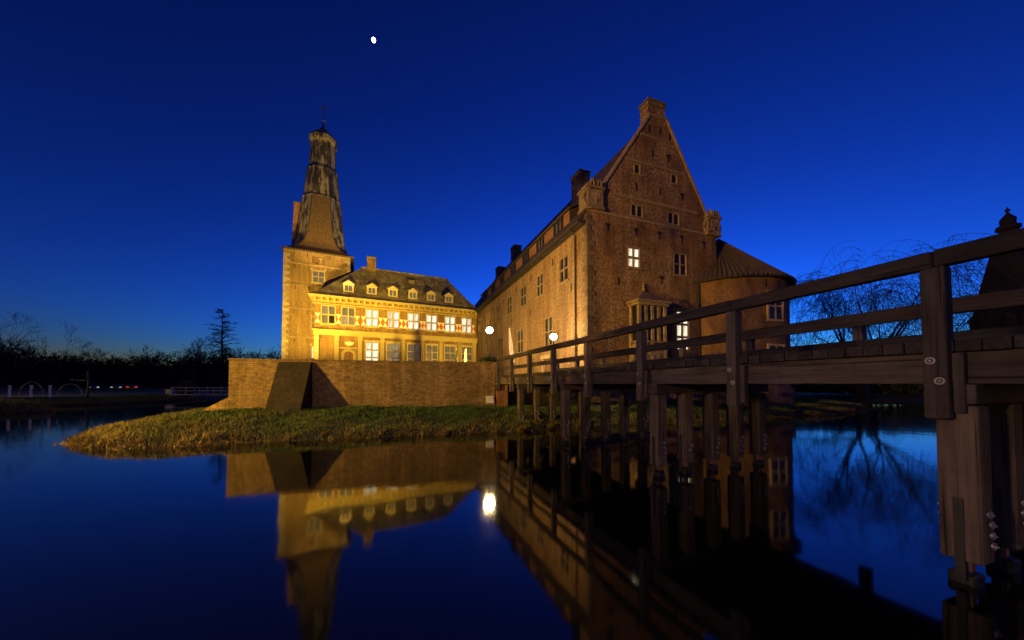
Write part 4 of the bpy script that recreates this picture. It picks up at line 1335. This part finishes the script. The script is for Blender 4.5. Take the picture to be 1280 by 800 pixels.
parasol("closed white parasol standing in front of the brick wing near the left lamp", 0.15, 29.0, 4.3, R(-5), r=0.2)
parasol("closed white parasol by the third pilaster from the right of the lit wing", -9.2, 37.0, 3.35, 0.0, r=0.2)
parasol("closed white parasol by the right end of the lit wing", -5.25, 37.4, 3.3, 0.0, r=0.19)
parasol("dark closed parasol between the two white ones before the lit wing", -6.3, 37.6, 3.3, 0.0, 'dark_paint', 0.2)

# ================================================================== TREES
def grow(rng, wood, twig, p, d, L, r, depth, maxd, droop=0.0, spread=0.6, kids=(2, 3), twig_from=2, n0=6, rmin=0.006):
    """Recursive branch: appends tapered tubes to wood (thick) or twig (thin)."""
    seg = 3
    pts, rad = [p], [r]
    q = Vector(p); dd = Vector(d)
    for i in range(seg):
        dd = (dd + Vector((rng.uniform(-1, 1), rng.uniform(-1, 1), rng.uniform(-1, 1))) * 0.16 + Vector((0, 0, -droop * (depth / maxd)))).normalized()
        q = q + dd * (L / seg)
        pts.append(tuple(q)); rad.append(r * (1 - 0.5 * (i + 1) / seg))
    tgt = twig if depth >= twig_from else wood
    tgt.tube(pts, rad, max(3, n0 - depth * 2), caps=False)
    if depth >= maxd:
        return
    for k in range(rng.randint(*kids)):
        t = rng.uniform(0.45, 1.0) if k else 1.0
        i = min(seg, max(1, int(round(t * seg))))
        base = pts[i]
        a = Vector((rng.uniform(-1, 1), rng.uniform(-1, 1), rng.uniform(-0.4, 0.8)))
        nd_ = (dd + a * spread).normalized()
        grow(rng, wood, twig, base, nd_, L * rng.uniform(0.62, 0.85), max(rad[i] * 0.72, rmin), depth + 1, maxd, droop, spread, kids, twig_from, n0, rmin)

def bare_tree(label, x, y, z, h, seed, maxd=6, mat='bark_far', group=None, r=None, spread=0.6, kids=(2, 3), lean=(0, 0)):
    rng = random.Random(seed)
    t = thing("bare_tree", label, "tree", (x, y, z), 0, group)
    wood, twig = MB(), MB()
    grow(rng, wood, twig, (0, 0, -0.3), (lean[0], lean[1], 1), h * 0.3, r or h * 0.022, 0, maxd, 0.0, spread, kids, 2, 6, 0.02 if mat == 'bark_far' else 0.014)
    wood.build("trunk", mat, t)
    twig.build("crown", mat, t)
    return t

# weeping willow across the water
def willow(x, y, z, sc=1.0):
    rng = random.Random(5)
    t = thing("weeping_willow", "large bare weeping willow with hanging twigs beyond the bridge", "tree", (x, y, z))
    wood, twig = MB(), MB()
    ends = []
    def limb(p, d, L, r, depth):
        pts, rad = [Vector(p)], [r]
        dd = Vector(d).normalized()
        for i in range(4):
            dd = (dd + Vector((rng.uniform(-1, 1), rng.uniform(-1, 1), rng.uniform(-0.6, 0.6))) * 0.27).normalized()
            pts.append(pts[-1] + dd * L / 4); rad.append(r * (1 - 0.13 * (i + 1)))
        (wood if depth < 2 else twig).tube(pts, rad, 7 if depth < 2 else 4, caps=False)
        if depth >= 2:
            ends.extend(pts[1:])
        if depth >= 3: return
        for k in range(3 if depth else 5):
            a = Vector((rng.uniform(-1, 1), rng.uniform(-1, 1), rng.uniform(-0.35, 0.55)))
            limb(pts[rng.choice((2, 3, 4)) if k else 4], dd + a * 0.85, L * rng.uniform(0.5, 0.72), rad[-1] * 0.62, depth + 1)
    wood.tube([(0, 0, -0.4), (-0.12, 0, 0.9), (-0.35, 0.05, 1.8), (-0.75, 0.1, 2.7)], [0.42, 0.33, 0.28, 0.2], 9, caps=False)
    wood.tube([(-0.2, 0.02, 1.3), (0.5, 0.1, 2.1), (1.1, 0.0, 3.1)], [0.24, 0.2, 0.16], 7, caps=False)
    forks = [(-0.75, 0.1, 2.7), (1.1, 0.0, 3.1), (-0.35, 0.05, 1.9), (0.5, 0.1, 2.1)]
    for k in range(20):
        a_ = 2 * math.pi * k / 20 + rng.uniform(-.25, .25)
        el_ = rng.uniform(0.1, 1.5)
        fk = max(forks[:2] if k % 3 else forks, key=lambda f: f[0] * math.cos(a_) + rng.uniform(-.4, .4))
        limb(fk, (math.cos(a_), math.sin(a_), el_ * 1.25), rng.uniform(4.0, 5.9), rng.uniform(0.07, 0.12), 1)
    rng.shuffle(ends)
    ends = [e for e in ends if (Vector((e.x, e.y, (e.z - 2.5) * 1.1))).length > 3.0]
    for e in ends[:4200]:
        a = rng.uniform(0, 2 * math.pi)
        out = Vector((math.cos(a), math.sin(a), 0)) * rng.uniform(0.25, 0.9) + Vector((e.x, e.y, 0)).normalized() * 0.5
        n = 6
        L = rng.uniform(2.2, 5.5)
        pts, d = [e], (out + Vector((0, 0, 0.55))).normalized()
        for i in range(n):
            d = (d + Vector((rng.uniform(-.12, .12), rng.uniform(-.12, .12), -0.40))).normalized()
            q_ = pts[-1] + d * L / n
            if q_.z < 1.6: break
            pts.append(q_)
        if len(pts) > 2:
            twig.tube(pts, [0.016 - 0.008 * i / n for i in range(len(pts))], 3, caps=False)
            for i in (1, 2, 3):
                if i < len(pts) - 1:
                    d2 = Vector((rng.uniform(-1, 1), rng.uniform(-1, 1), -0.9)).normalized()
                    twig.tube([pts[i], pts[i] + d2 * 0.6, pts[i] + d2 * 1.0 + Vector((0, 0, -0.5))], [0.010, 0.009, 0.007], 3, caps=False)
    wood.build("trunk", 'bark_far', t)
    twig.build("crown", 'bark_far', t)
    t.scale = (sc, sc, sc)
willow(48.5, 45.5, 0.9, 1.5)

# conifer with bare tiers at the left of the terrace
def larch(x, y, z, h):
    rng = random.Random(11)
    t = thing("larch", "tall thin conifer with sparse horizontal boughs left of the terrace wall", "tree", (x, y, z))
    w = MB(); w.tube([(0, 0, -0.3), (0.1, 0, h * 0.4), (-0.1, 0, h * 0.75), (0.05, 0, h)], [0.3, 0.22, 0.12, 0.03], 7); w.build("trunk", 'bark_far', t)
    c = MB()
    for k in range(60):
        f = rng.uniform(0.42, 0.99)
        zz = h * f
        L = (1 - f) ** 0.45 * rng.uniform(2.2, 5.0)
        a = rng.uniform(0, 2 * math.pi)
        d = Vector((math.cos(a), math.sin(a), rng.uniform(-0.1, 0.3)))
        pts = [Vector((0, 0, zz)) + d * L * s + Vector((0, 0, 0.25 * math.sin(s * 3) + rng.uniform(-.08, .08))) for s in (0, .3, .6, .85, 1)]
        c.tube(pts, [0.07, 0.06, 0.045, 0.03, 0.015], 4, caps=False)
        for j in range(14):
            i = rng.randint(1, 4)
            d2 = Vector((rng.uniform(-1, 1), rng.uniform(-1, 1), rng.uniform(-0.35, 0.5))).normalized()
            c.tube([pts[i], pts[i] + d2 * rng.uniform(0.35, 1.0)], [0.04, 0.015], 3, caps=False)
    c.build("crown", 'bark_far', t)
larch(-61.3, 70, 1.0, 17.2)

FARG = "bare trees standing out above the wood"
bare_tree("tall bare tree at the left edge above the dark wood", -138, 92, 1.0, 23, 21, 6, group=FARG)
bare_tree("broad bare tree second from the left edge above the wood", -118, 86, 1.0, 17, 33, 6, group=FARG)
bare_tree("bare round-headed tree just left of the tall thin conifer", -73, 76, 1.0, 13.5, 8, 6, group=FARG)
bare_tree("bare tree between the conifer and the golden tower", -58, 84, 1.0, 13.0, 17, 6, group=FARG)

# the dark wood: one mass
def woodland():
    rng = random.Random(3)
    q = MB()
    def top(x, D):
        px = 640 + 415 * x / D
        prof = [(-100, 402), (0, 412), (50, 424), (90, 433), (140, 437), (190, 433), (240, 425), (300, 428), (360, 432), (500, 436), (640, 440)]
        for (a, ya), (b, yb) in zip(prof, prof[1:]):
            if a <= px <= b:
                yy = ya + (yb - ya) * (px - a) / (b - a)
                return 2.4 + (482 - yy) * D / 415
        return 2.4 + 45 * D / 415
    for row, D in enumerate((94, 102, 111)):
        n = 52
        for k in range(n):
            x = -1.75 * D + (k + rng.uniform(0, 1)) * (1.5 * D / n)
            h = max(4.0, (top(x, D) - 1.2) * rng.uniform(0.72, 1.08))
            trunk = MB()
            grow(rng, q, q, (x, D + rng.uniform(-3, 3), 0.8), (rng.uniform(-.1, .1), 0, 1), h * 0.30, h * 0.026, 0, 6 if row == 1 else 5, 0.0, 0.72, (2, 3), 0, 4, 0.04)
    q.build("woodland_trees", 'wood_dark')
    o = bpy.data.objects["woodland_trees"]
    o.name = "woodland"
    tag(o, "dark leafless wood beyond the moat on the left", kind="stuff")
    # undergrowth and inner crowns: clumps of leaf-sized faces
    g = MB()
    for k in range(48000):
        D = rng.uniform(92, 122)
        x = -1.7 * D + rng.uniform(0, 1.75) * D
        z = 0.8 + (top(x, D) - 1.0) * rng.random() * (0.64 + 0.3 * mnoise.noise((x * 0.13, D * 0.1, 1.0)))
        s = rng.uniform(0.25, 0.65)
        a, b = Vector((rng.uniform(-1, 1), rng.uniform(-1, 1), rng.uniform(-1, 1))).normalized(), Vector((rng.uniform(-1, 1), rng.uniform(-1, 1), rng.uniform(-1, 1))).normalized()
        c = Vector((x, D, z))
        g.poly([c + a * s, c + b * s * 0.8, c - a * s * 0.7])
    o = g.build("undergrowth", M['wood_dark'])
    tag(o, "dense dark undergrowth inside the wood on the left", kind="stuff")
woodland()

def leaf_mass(rng, mb, n, c, rad, s):
    for k in range(n):
        v = Vector((rng.gauss(0, 1), rng.gauss(0, 1), rng.gauss(0, 1))).normalized() * rng.random() ** 0.4
        p = Vector(c) + Vector((v.x * rad[0], v.y * rad[1], v.z * rad[2]))
        if p.z < -0.1: continue
        a = Vector((rng.uniform(-1, 1), rng.uniform(-1, 1), rng.uniform(-1, 1))).normalized()
        b = a.cross(Vector((rng.uniform(-1, 1), rng.uniform(-1, 1), rng.uniform(-1, 1)))).normalized()
        mb.poly([p - a * s, p + b * s * 0.5, p + a * s, p - b * s * 0.5])
def shrub(name, label, x, y, z, rad, n, s, seed, cat="shrub"):
    rng = random.Random(seed)
    t = thing(name, label, cat, (x, y, z))
    st = MB()
    for k in range(6):
        a = rng.uniform(0, 6.28)
        st.tube([(0, 0, -0.1), (rad[0] * 0.5 * math.cos(a), rad[1] * 0.5 * math.sin(a), rad[2] * 1.2)], [0.04, 0.01], 4, caps=False)
    st.build("stem", 'bark', t)
    mb = MB(); leaf_mass(rng, mb, n, (0, 0, rad[2]), rad, s); mb.build("foliage", 'leaf', t)
shrub("round_bush", "dark round bush on the far left bank near the small plank bridge", -46.6, 47.6, 0.7, (1.2, 1.1, 1.15), 900, 0.16, 4)
px_, py_ = rot2(T1, 14.55, 0.25, (-15.7, 18.4))
shrub("ivy_clump", "dark ivy clump topping the right end of the terrace wall", px_, py_, 3.62, (0.62, 0.3, 0.3), 900, 0.07, 9, "ivy")
shrub("low_shrub", "low dark shrub under the bridge at the retaining wall", 3.3, 21.6, 1.1, (1.2, 0.5, 0.45), 700, 0.08, 14)
shrub("hedge", "low dark hedge on the far right bank behind the willow", 62, 52, 0.9, (34, 3, 2.2), 16000, 0.45, 15, "hedge")

# ================================================================== SMALL THINGS AROUND THE LEFT BANKS
# white-posted footbridge at the far left
WB = thing("white_bridge", "small far footbridge with white posts and hoop rails at the left edge", "bridge", (-49.3, 33.8, 0), R(8))
q = MB(); q.box(-6.5, 4.6, -0.7, 0.7, 0.95, 1.1); q.build("deck", 'timber', WB)
for x in (-2.9, -0.8, 1.0, 2.6):
    for yy in (-0.62,):
        q = MB(); q.box(x - 0.065, x + 0.065, yy - 0.065, yy + 0.065, 1.1, 2.22); q.box(x - 0.085, x + 0.085, yy - 0.085, yy + 0.085, 2.22, 2.28); q.build("post", 'white', WB)
for cx, ww, hh in ((-0.4, 1.05, 1.35), (3.0, 1.1, 1.15), (-4.6, 1.1, 1.25)):
    q = MB(); q.tube([(cx + ww * math.cos(t), 0.7, 1.25 + hh * math.sin(t)) for t in [math.pi * k / 16 for k in range(17)]], 0.045, 6, caps=True); q.build("hoop_rail", 'grey_wood', WB)
q = MB(); q.box(-6.5, 4.6, -0.64, -0.6, 1.7, 1.78); q.build("rail", 'timber', WB)

# plank footbridge between left bank and island
SB = thing("plank_bridge", "small grey railed plank bridge behind the left end of the terrace wall", "bridge", (-47.6, 46.2, 0), R(-2))
q = MB(); q.box(0, 10.5, 0, 1.3, 0.85, 0.98); q.build("deck", 'grey_wood', SB)
for k in range(6):
    for yy in (0.02, 1.2):
        q = MB(); q.box(0.2 + k * 2.0, 0.3 + k * 2.0, yy, yy + 0.09, 0.98, 1.95); q.build("post", 'grey_wood', SB)
for yy in (-0.04, 1.3):
    for z in (1.4, 1.85):
        q = MB(); q.box(0.1, 10.4, yy, yy + 0.05, z, z + 0.1); q.build("rail", 'grey_wood', SB)

q = MB(); q.box(-0.5, 0.5, -0.3, 0.3, 0, 0.75); q.box(-0.55, 0.55, -0.35, 0.35, 0.75, 0.82)
bx = q.build("utility_box", 'grey_wood', None, (-55.5, 54, 0.75), 0.2); tag(bx, "small grey utility box on the far left bank beside the round bush", "box")
for k, (x, y, hh) in enumerate(((-52.6, 38.5, 3.2), (-36.9 * 1.32, 37.6, 2.4))):
    pass
q = MB(); q.tube([(0, 0, -0.2), (0.05, 0, 1.8), (0.0, 0, 3.4)], [0.16, 0.13, 0.1], 7)
q.tube([(0, 0, 2.2), (-2.2, 0, 2.35)], 0.04, 5)
sp_ = q.build("mossy_stake", 'leaf', None, (-53.0, 41.5, 0.6)); tag(sp_, "mossy stake with a thin crossbar on the far left bank", "stake")

# cars far off
def car(label, x, y, z, rz, front, rear):
    t = thing("parked_car", label, "car", (x, y, z), rz, "cars parked beyond the left bank")
    q = MB()
    prof = [(-2.1, 0.35), (2.1, 0.35), (2.15, 0.7), (1.95, 0.92), (0.95, 1.0), (0.35, 1.42), (-1.1, 1.45), (-1.85, 1.0), (-2.15, 0.9)]
    q.prism(prof, lambda a, b, d: (a, d, b), -0.82, 0.82); q.build("body", 'dark_paint', t)
    q = MB(); q.prism([(0.85, 1.0), (0.32, 1.36), (-1.05, 1.38), (-1.7, 1.0)], lambda a, b, d: (a, d, b), -0.83, 0.83); q.build("window", 'glass', t)
    for xx in (-1.35, 1.35):
        for yy in (-0.84, 0.66):
            wq = MB(); wq.tube([(xx, yy, 0.32), (xx, yy + 0.18, 0.32)], 0.32, 14); w = wq.build("wheel", 'dark_paint', t)
            wq = MB(); wq.tube([(xx, yy - 0.01, 0.32), (xx, yy + 0.19, 0.32)], 0.17, 10); wq.build("rim", 'steel', w)
    for s in (-0.6, 0.6):
        if front:
            q = MB(); q.box(2.0, 2.17, s - 0.16, s + 0.16, 0.66, 0.82); q.build("headlight", emit_mat("headlight_lens", (1, 0.95, 0.85), front), t)
        q = MB(); q.box(-2.2, -2.08, s - 0.18, s + 0.18, 0.72, 0.9); q.build("tail_light", emit_mat("tail_lens", (1, 0.04, 0.03), rear), t)
car("far dark car with red tail lights glowing beyond the left bank", -79.5, 70, 1.0, R(128), 0, 0.8)
car("far dark car with dim headlights, leftmost beyond the left bank", -87.5, 70, 1.0, R(-50), 0.5, 0.05)
car("far dark car parked between the headlit and the tail-lit cars", -83.6, 70.6, 1.0, R(-50), 0.35, 0.05)

# dark gate tower at the right edge
GT = thing("gate_tower", "dark silhouetted gate tower with steep roof and lantern at the right edge", "tower", (62.0, 41.0, 0), R(20))
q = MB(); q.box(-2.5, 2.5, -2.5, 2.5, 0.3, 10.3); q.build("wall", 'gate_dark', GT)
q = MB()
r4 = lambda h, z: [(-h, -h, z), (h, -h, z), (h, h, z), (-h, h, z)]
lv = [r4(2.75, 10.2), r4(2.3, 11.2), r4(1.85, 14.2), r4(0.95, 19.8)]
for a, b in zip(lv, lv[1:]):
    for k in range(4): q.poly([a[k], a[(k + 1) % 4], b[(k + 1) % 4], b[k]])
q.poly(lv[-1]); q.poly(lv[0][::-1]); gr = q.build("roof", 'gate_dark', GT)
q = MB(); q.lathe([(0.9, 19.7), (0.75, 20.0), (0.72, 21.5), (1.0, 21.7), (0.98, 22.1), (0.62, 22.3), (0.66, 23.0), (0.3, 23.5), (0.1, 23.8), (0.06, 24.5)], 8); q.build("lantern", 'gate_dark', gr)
q = MB(); q.lathe([(0.02, 23.9), (0.22, 24.0), (0.22, 24.2), (0.02, 24.35)], 8); q.build("finial_ball", 'iron', gr)
q = MB(); q.box(-3.5, -2.85, -1.2, -0.4, 0.3, 11.0); q.box(-3.6, -2.8, -1.3, -0.3, 11.0, 11.2); q.build("chimney", 'gate_dark', GT)
window(GT, (0, -2.5, 0), GAB_DU, GAB_N, -0.6, 0.6, 6.0, 7.8, 2, 2, sur=0.14, bar=0.1, inset=0.02, proud=0.08, frame='stone_dark')

# ================================================================== GRASS
def blades(name, label, pts, hs, widths, cols, leans, seg=2):
    """pts Nx3, hs N, widths N, cols Nx3, leans Nx2 (horizontal tip offset)."""
    N = len(pts)
    ang = np.arctan2(leans[:, 1], leans[:, 0]) + np.pi / 2 + RNG.uniform(-.5, .5, N)
    side = np.stack([np.cos(ang), np.sin(ang), np.zeros(N)], 1) * widths[:, None] * 0.5
    mid = pts + np.stack([leans[:, 0] * 0.3, leans[:, 1] * 0.3, hs * 0.62], 1)
    tip = pts + np.stack([leans[:, 0], leans[:, 1], hs], 1)
    V = np.stack([pts - side, pts + side, mid + side * 0.75, mid - side * 0.75, tip], 1).reshape(-1, 3)
    b = np.arange(N) * 5
    me = bpy.data.meshes.new(name)
    me.vertices.add(N * 5); me.vertices.foreach_set("co", V.astype(np.float32).ravel())
    loops = np.stack([b, b + 1, b + 2, b + 3, b + 3, b + 2, b + 4], 1).ravel().astype(np.int32)
    me.loops.add(N * 7); me.loops.foreach_set("vertex_index", loops)
    me.polygons.add(N * 2)
    st = np.stack([np.arange(N) * 7, np.arange(N) * 7 + 4], 1).ravel().astype(np.int32)
    me.polygons.foreach_set("loop_start", st)
    me.update(calc_edges=True); me.validate()
    ca = me.color_attributes.new("Col", 'FLOAT_COLOR', 'POINT')
    cc = np.repeat(np.concatenate([cols, np.ones((N, 1))], 1), 5, 0).astype(np.float32)
    ca.data.foreach_set("color", cc.ravel())
    me.materials.append(M['grass'])
    return tag(place(name, me), label, kind="stuff")

RNG = np.random.default_rng(4)
def near_wall(x, y):
    """True behind the terrace wall line or inside the great wing and round tower."""
    lx = (x + 15.7) * math.cos(T1) + (y - 18.4) * math.sin(T1)
    ly = -(x + 15.7) * math.sin(T1) + (y - 18.4) * math.cos(T1)
    gx_ = (x - C0[0]) * math.cos(A1) + (y - C0[1]) * math.sin(A1)
    gy_ = -(x - C0[0]) * math.sin(A1) + (y - C0[1]) * math.cos(A1)
    return ((ly > -0.02) & (lx > 0) & (lx < 22)) | ((gy_ > -0.05) & (gx_ > -4) & (gx_ < 13.2)) | ((x - RT[0]) ** 2 + (y - RT[1]) ** 2 < 5.4 ** 2)
def scatter(n, box, poly, dmin, dmax):
    x = RNG.uniform(box[0], box[1], n); y = RNG.uniform(box[2], box[3], n)
    d = poly_sd(x, y, poly) + wob(x, y)
    ok = (d > dmin) & (d < dmax)
    x, y, d = x[ok], y[ok], d[ok]
    ok = ~near_wall(x, y)
    x, y, d = x[ok], y[ok], d[ok]
    return x, y, height(x, y), d
def patch(x, y, f):
    return np.array([mnoise.noise((a * f, b * f, 3.3)) for a, b in zip(x, y)])

x, y, z, d = scatter(420000, (-22, 38, 11, 36), ISLAND, 0.15, 9.5)
N = len(x)
pt_ = np.clip(patch(x, y, 0.55) * 1.1 + 0.5, 0, 1)
pf_ = np.clip(patch(x, y, 2.2) * 1.1 + 0.5, 0, 1)
dry = np.clip(0.85 * np.exp(-d / 0.9) + 0.5 * (pt_ - 0.5) + 0.6 * np.clip((-9 - x) / 5, 0, 1) * np.exp(-d / 3.0) + RNG.uniform(-.12, .12, N), 0, 1)
green = np.array([0.075, 0.13, 0.016]); straw = np.array([0.30, 0.21, 0.055])
cols = green + (straw - green) * dry[:, None]
cols *= RNG.uniform(0.6, 1.7, (N, 1))
hs = (0.05 + 0.10 * pf_ + 0.07 * dry) * RNG.uniform(0.6, 1.4, N)
la = RNG.uniform(0, 2 * np.pi, N); lm = hs * RNG.uniform(0.2, 0.9, N)
blades("bank_grass", "short tufty grass covering the castle island's sloping bank", np.stack([x, y, z - 0.02], 1), hs, RNG.uniform(0.015, 0.032, N), cols, np.stack([np.cos(la) * lm, np.sin(la) * lm], 1))

# straw tussocks along the shoreline
x, y, z, d = scatter(26000, (-22, 38, 11, 36), ISLAND, 0.0, 0.75)
keep = RNG.random(len(x)) < 0.42
x, y, z, d = x[keep], y[keep], z[keep], d[keep]
P_, H_, Wd, C_, L_ = [], [], [], [], []
for a, b, c, dd_ in zip(x, y, z, d):
    nb = RNG.integers(45, 80)
    size = RNG.uniform(0.7, 1.5)
    an_ = RNG.uniform(0, 2 * np.pi, nb)
    rr_ = RNG.uniform(0, 0.13, nb) * size
    P_.append(np.stack([a + rr_ * np.cos(an_), b + rr_ * np.sin(an_), np.full(nb, c - 0.03)], 1))
    h = RNG.uniform(0.12, 0.30, nb) * size
    H_.append(h * (1 - 0.4 * (rr_ / (0.13 * size))))
    Wd.append(RNG.uniform(0.012, 0.026, nb))
    base = np.array([0.30, 0.21, 0.06]) * RNG.uniform(0.6, 1.25) if RNG.random() < 0.75 else np.array([0.13, 0.13, 0.03])
    C_.append(base[None] * RNG.uniform(0.6, 1.35, (nb, 1)))
    ln = RNG.uniform(0.1, 0.34, nb) * size
    L_.append(np.stack([np.cos(an_) * ln, np.sin(an_) * ln], 1))
blades("shore_tussocks", "straw coloured grass tussocks fringing the island's waterline", np.concatenate(P_), np.concatenate(H_), np.concatenate(Wd), np.concatenate(C_), np.concatenate(L_))

x = RNG.uniform(-62, -38, 90000); y = RNG.uniform(26, 52, 90000)
d = np.maximum(poly_sd(x, y, LEFT_BANK), poly_sd(x, y, LEFT_SPIT)) + wob(x, y)
ok = (d > 0.1) & (d < 7); x, y, d = x[ok], y[ok], d[ok]; z = height(x, y); N = len(x)
dry = np.clip(np.exp(-d / 1.0) + RNG.uniform(-.2, .2, N), 0, 1)
cols = (green + (straw - green) * dry[:, None]) * RNG.uniform(0.5, 1.2, (N, 1))
hs = RNG.uniform(0.1, 0.3, N); la = RNG.uniform(0, 6.28, N)
blades("far_bank_grass", "rough grass along the far left banks of the moat", np.stack([x, y, z], 1), hs, RNG.uniform(0.03, 0.06, N), cols, np.stack([np.cos(la) * hs * .7, np.sin(la) * hs * .7], 1))

# ================================================================== MOON AND STARS
q = MB(); q.lathe([(0.05, -1), (0.5, -0.87), (0.87, -0.5), (1, 0), (0.87, 0.5), (0.5, 0.87), (0.05, 1)], 24)
mo = q.build("moon", emit_mat("moon_surface", (0.93, 0.97, 1.0), 6.0), None, tuple(MOON_DIR * 2400 + Vector((0, 0, 2.4))), smooth=True)
mo.scale = (9.5, 9.5, 11.5)
tag(mo, "small bright white moon high in the deep blue sky", "moon")

# ================================================================== FLOODLIGHTS (on the ground, out of sight) AND UNSEEN LAMPS, SOME ADDED AS FILL
def floodlight(label, x, y, z, aim, energy, color, cone=120, blend=0.6, r=0.15, mast=0.0):
    t = thing("floodlight", label, "floodlight", (x, y, z), 0, "floodlights lighting the castle")
    if mast:
        q = MB(); q.lathe([(0.12, -0.2), (0.1, 0.5), (0.06, mast + 0.02)], 10); q.build("mast", 'iron', t)
    m = mast
    q = MB(); q.box(-0.25, 0.25, -0.2, 0.2, m, m + 0.1); q.box(-0.3, -0.26, -0.05, 0.05, m + 0.05, m + 0.5); q.box(0.26, 0.3, -0.05, 0.05, m + 0.05, m + 0.5); q.build("bracket", 'iron', t)
    q = MB(); q.box(-0.24, 0.24, -0.12, 0.12, m + 0.25, m + 0.5); q.build("housing", 'iron', t)
    lamp("flood_beam", 'SPOT', (0, 0, m + 0.75), energy, color, t, r, (aim[0] - x, aim[1] - y, aim[2] - z), cone, blend)
def wl(x, y): return rot2(B1, x, y, L0)
GOLD = (1.0, 0.62, 0.055)
a = wl(2.0, -24.0); floodlight("courtyard floodlight before the left end of the lit wing", a[0], a[1], 3.0, (*wl(5.0, 0), 13.5), 42000, GOLD, 46, 0.9, mast=0.8)
a = wl(17.0, -22.0); floodlight("courtyard floodlight before the right half of the lit wing", a[0], a[1], 3.0, (*wl(16.5, 0), 13), 22000, GOLD, 60, 0.9, mast=0.8)
a = wl(-6.5, -9.0); floodlight("courtyard floodlight at the foot of the spire tower", a[0], a[1], 3.0, (*wl(-0.5, 5), 18), 25000, (1.0, 0.62, 0.08), 80, 0.6)
a = wl(5.5, -15.0); floodlight("courtyard floodlight before the lit wing aimed up at the spire", a[0], a[1], 3.0, (*wl(0.2, 8), 35), 42000, (1.0, 0.66, 0.2), 34, 0.5)
floodlight("courtyard floodlight aimed at the long side of the great brick wing", -6.5, 33.0, 3.0, (2.5, 35.5, 9.0), 4200, (1.0, 0.60, 0.16), 110, 0.8)
floodlight("masted floodlight on the near bank left of the view, aimed at the terrace wall", -29.5, 0.2, 0.6, (-13.0, 19.0, 1.6), 37000, (1.0, 0.60, 0.06), 54, 0.4, 0.12, mast=5.0)
floodlight("tall masted floodlight on the near bank aimed across the moat at the gable", -30.0, -12.0, 0.7, (13.2, 27.0, 13.2), 70000, (1.0, 0.50, 0.11), 30.5, 0.35, 0.05, mast=8.0)
bare_tree("bare tree on the near bank between the tall floodlight and the moat", -20.7, -3.9, 0.75, 11.5, 41, 6, 'bark', None, 0.22, 0.62, (2, 4))
street_lamp("unseen_lamp", "added fill lamp out of view left of the viewer, warming the near bridge", -7.9, -1.6, 0.6, 4.4, 5400, (1.0, 0.62, 0.38))  # added fill, never in view, to warm the near bridge timbers
street_lamp("pile_fill_lamp", "added low lamp out of view on the right, throwing orange light on the near piles", 10.5, -1.8, 0.85, 2.2, 700, (1.0, 0.48, 0.15))  # added out of view so orange light reaches only the near piles
street_lamp("unseen_lamp", "park lamp on the far left bank left of the view", -66.0, 35.5, 0.6, 5.0, 9000, (1.0, 0.66, 0.22))
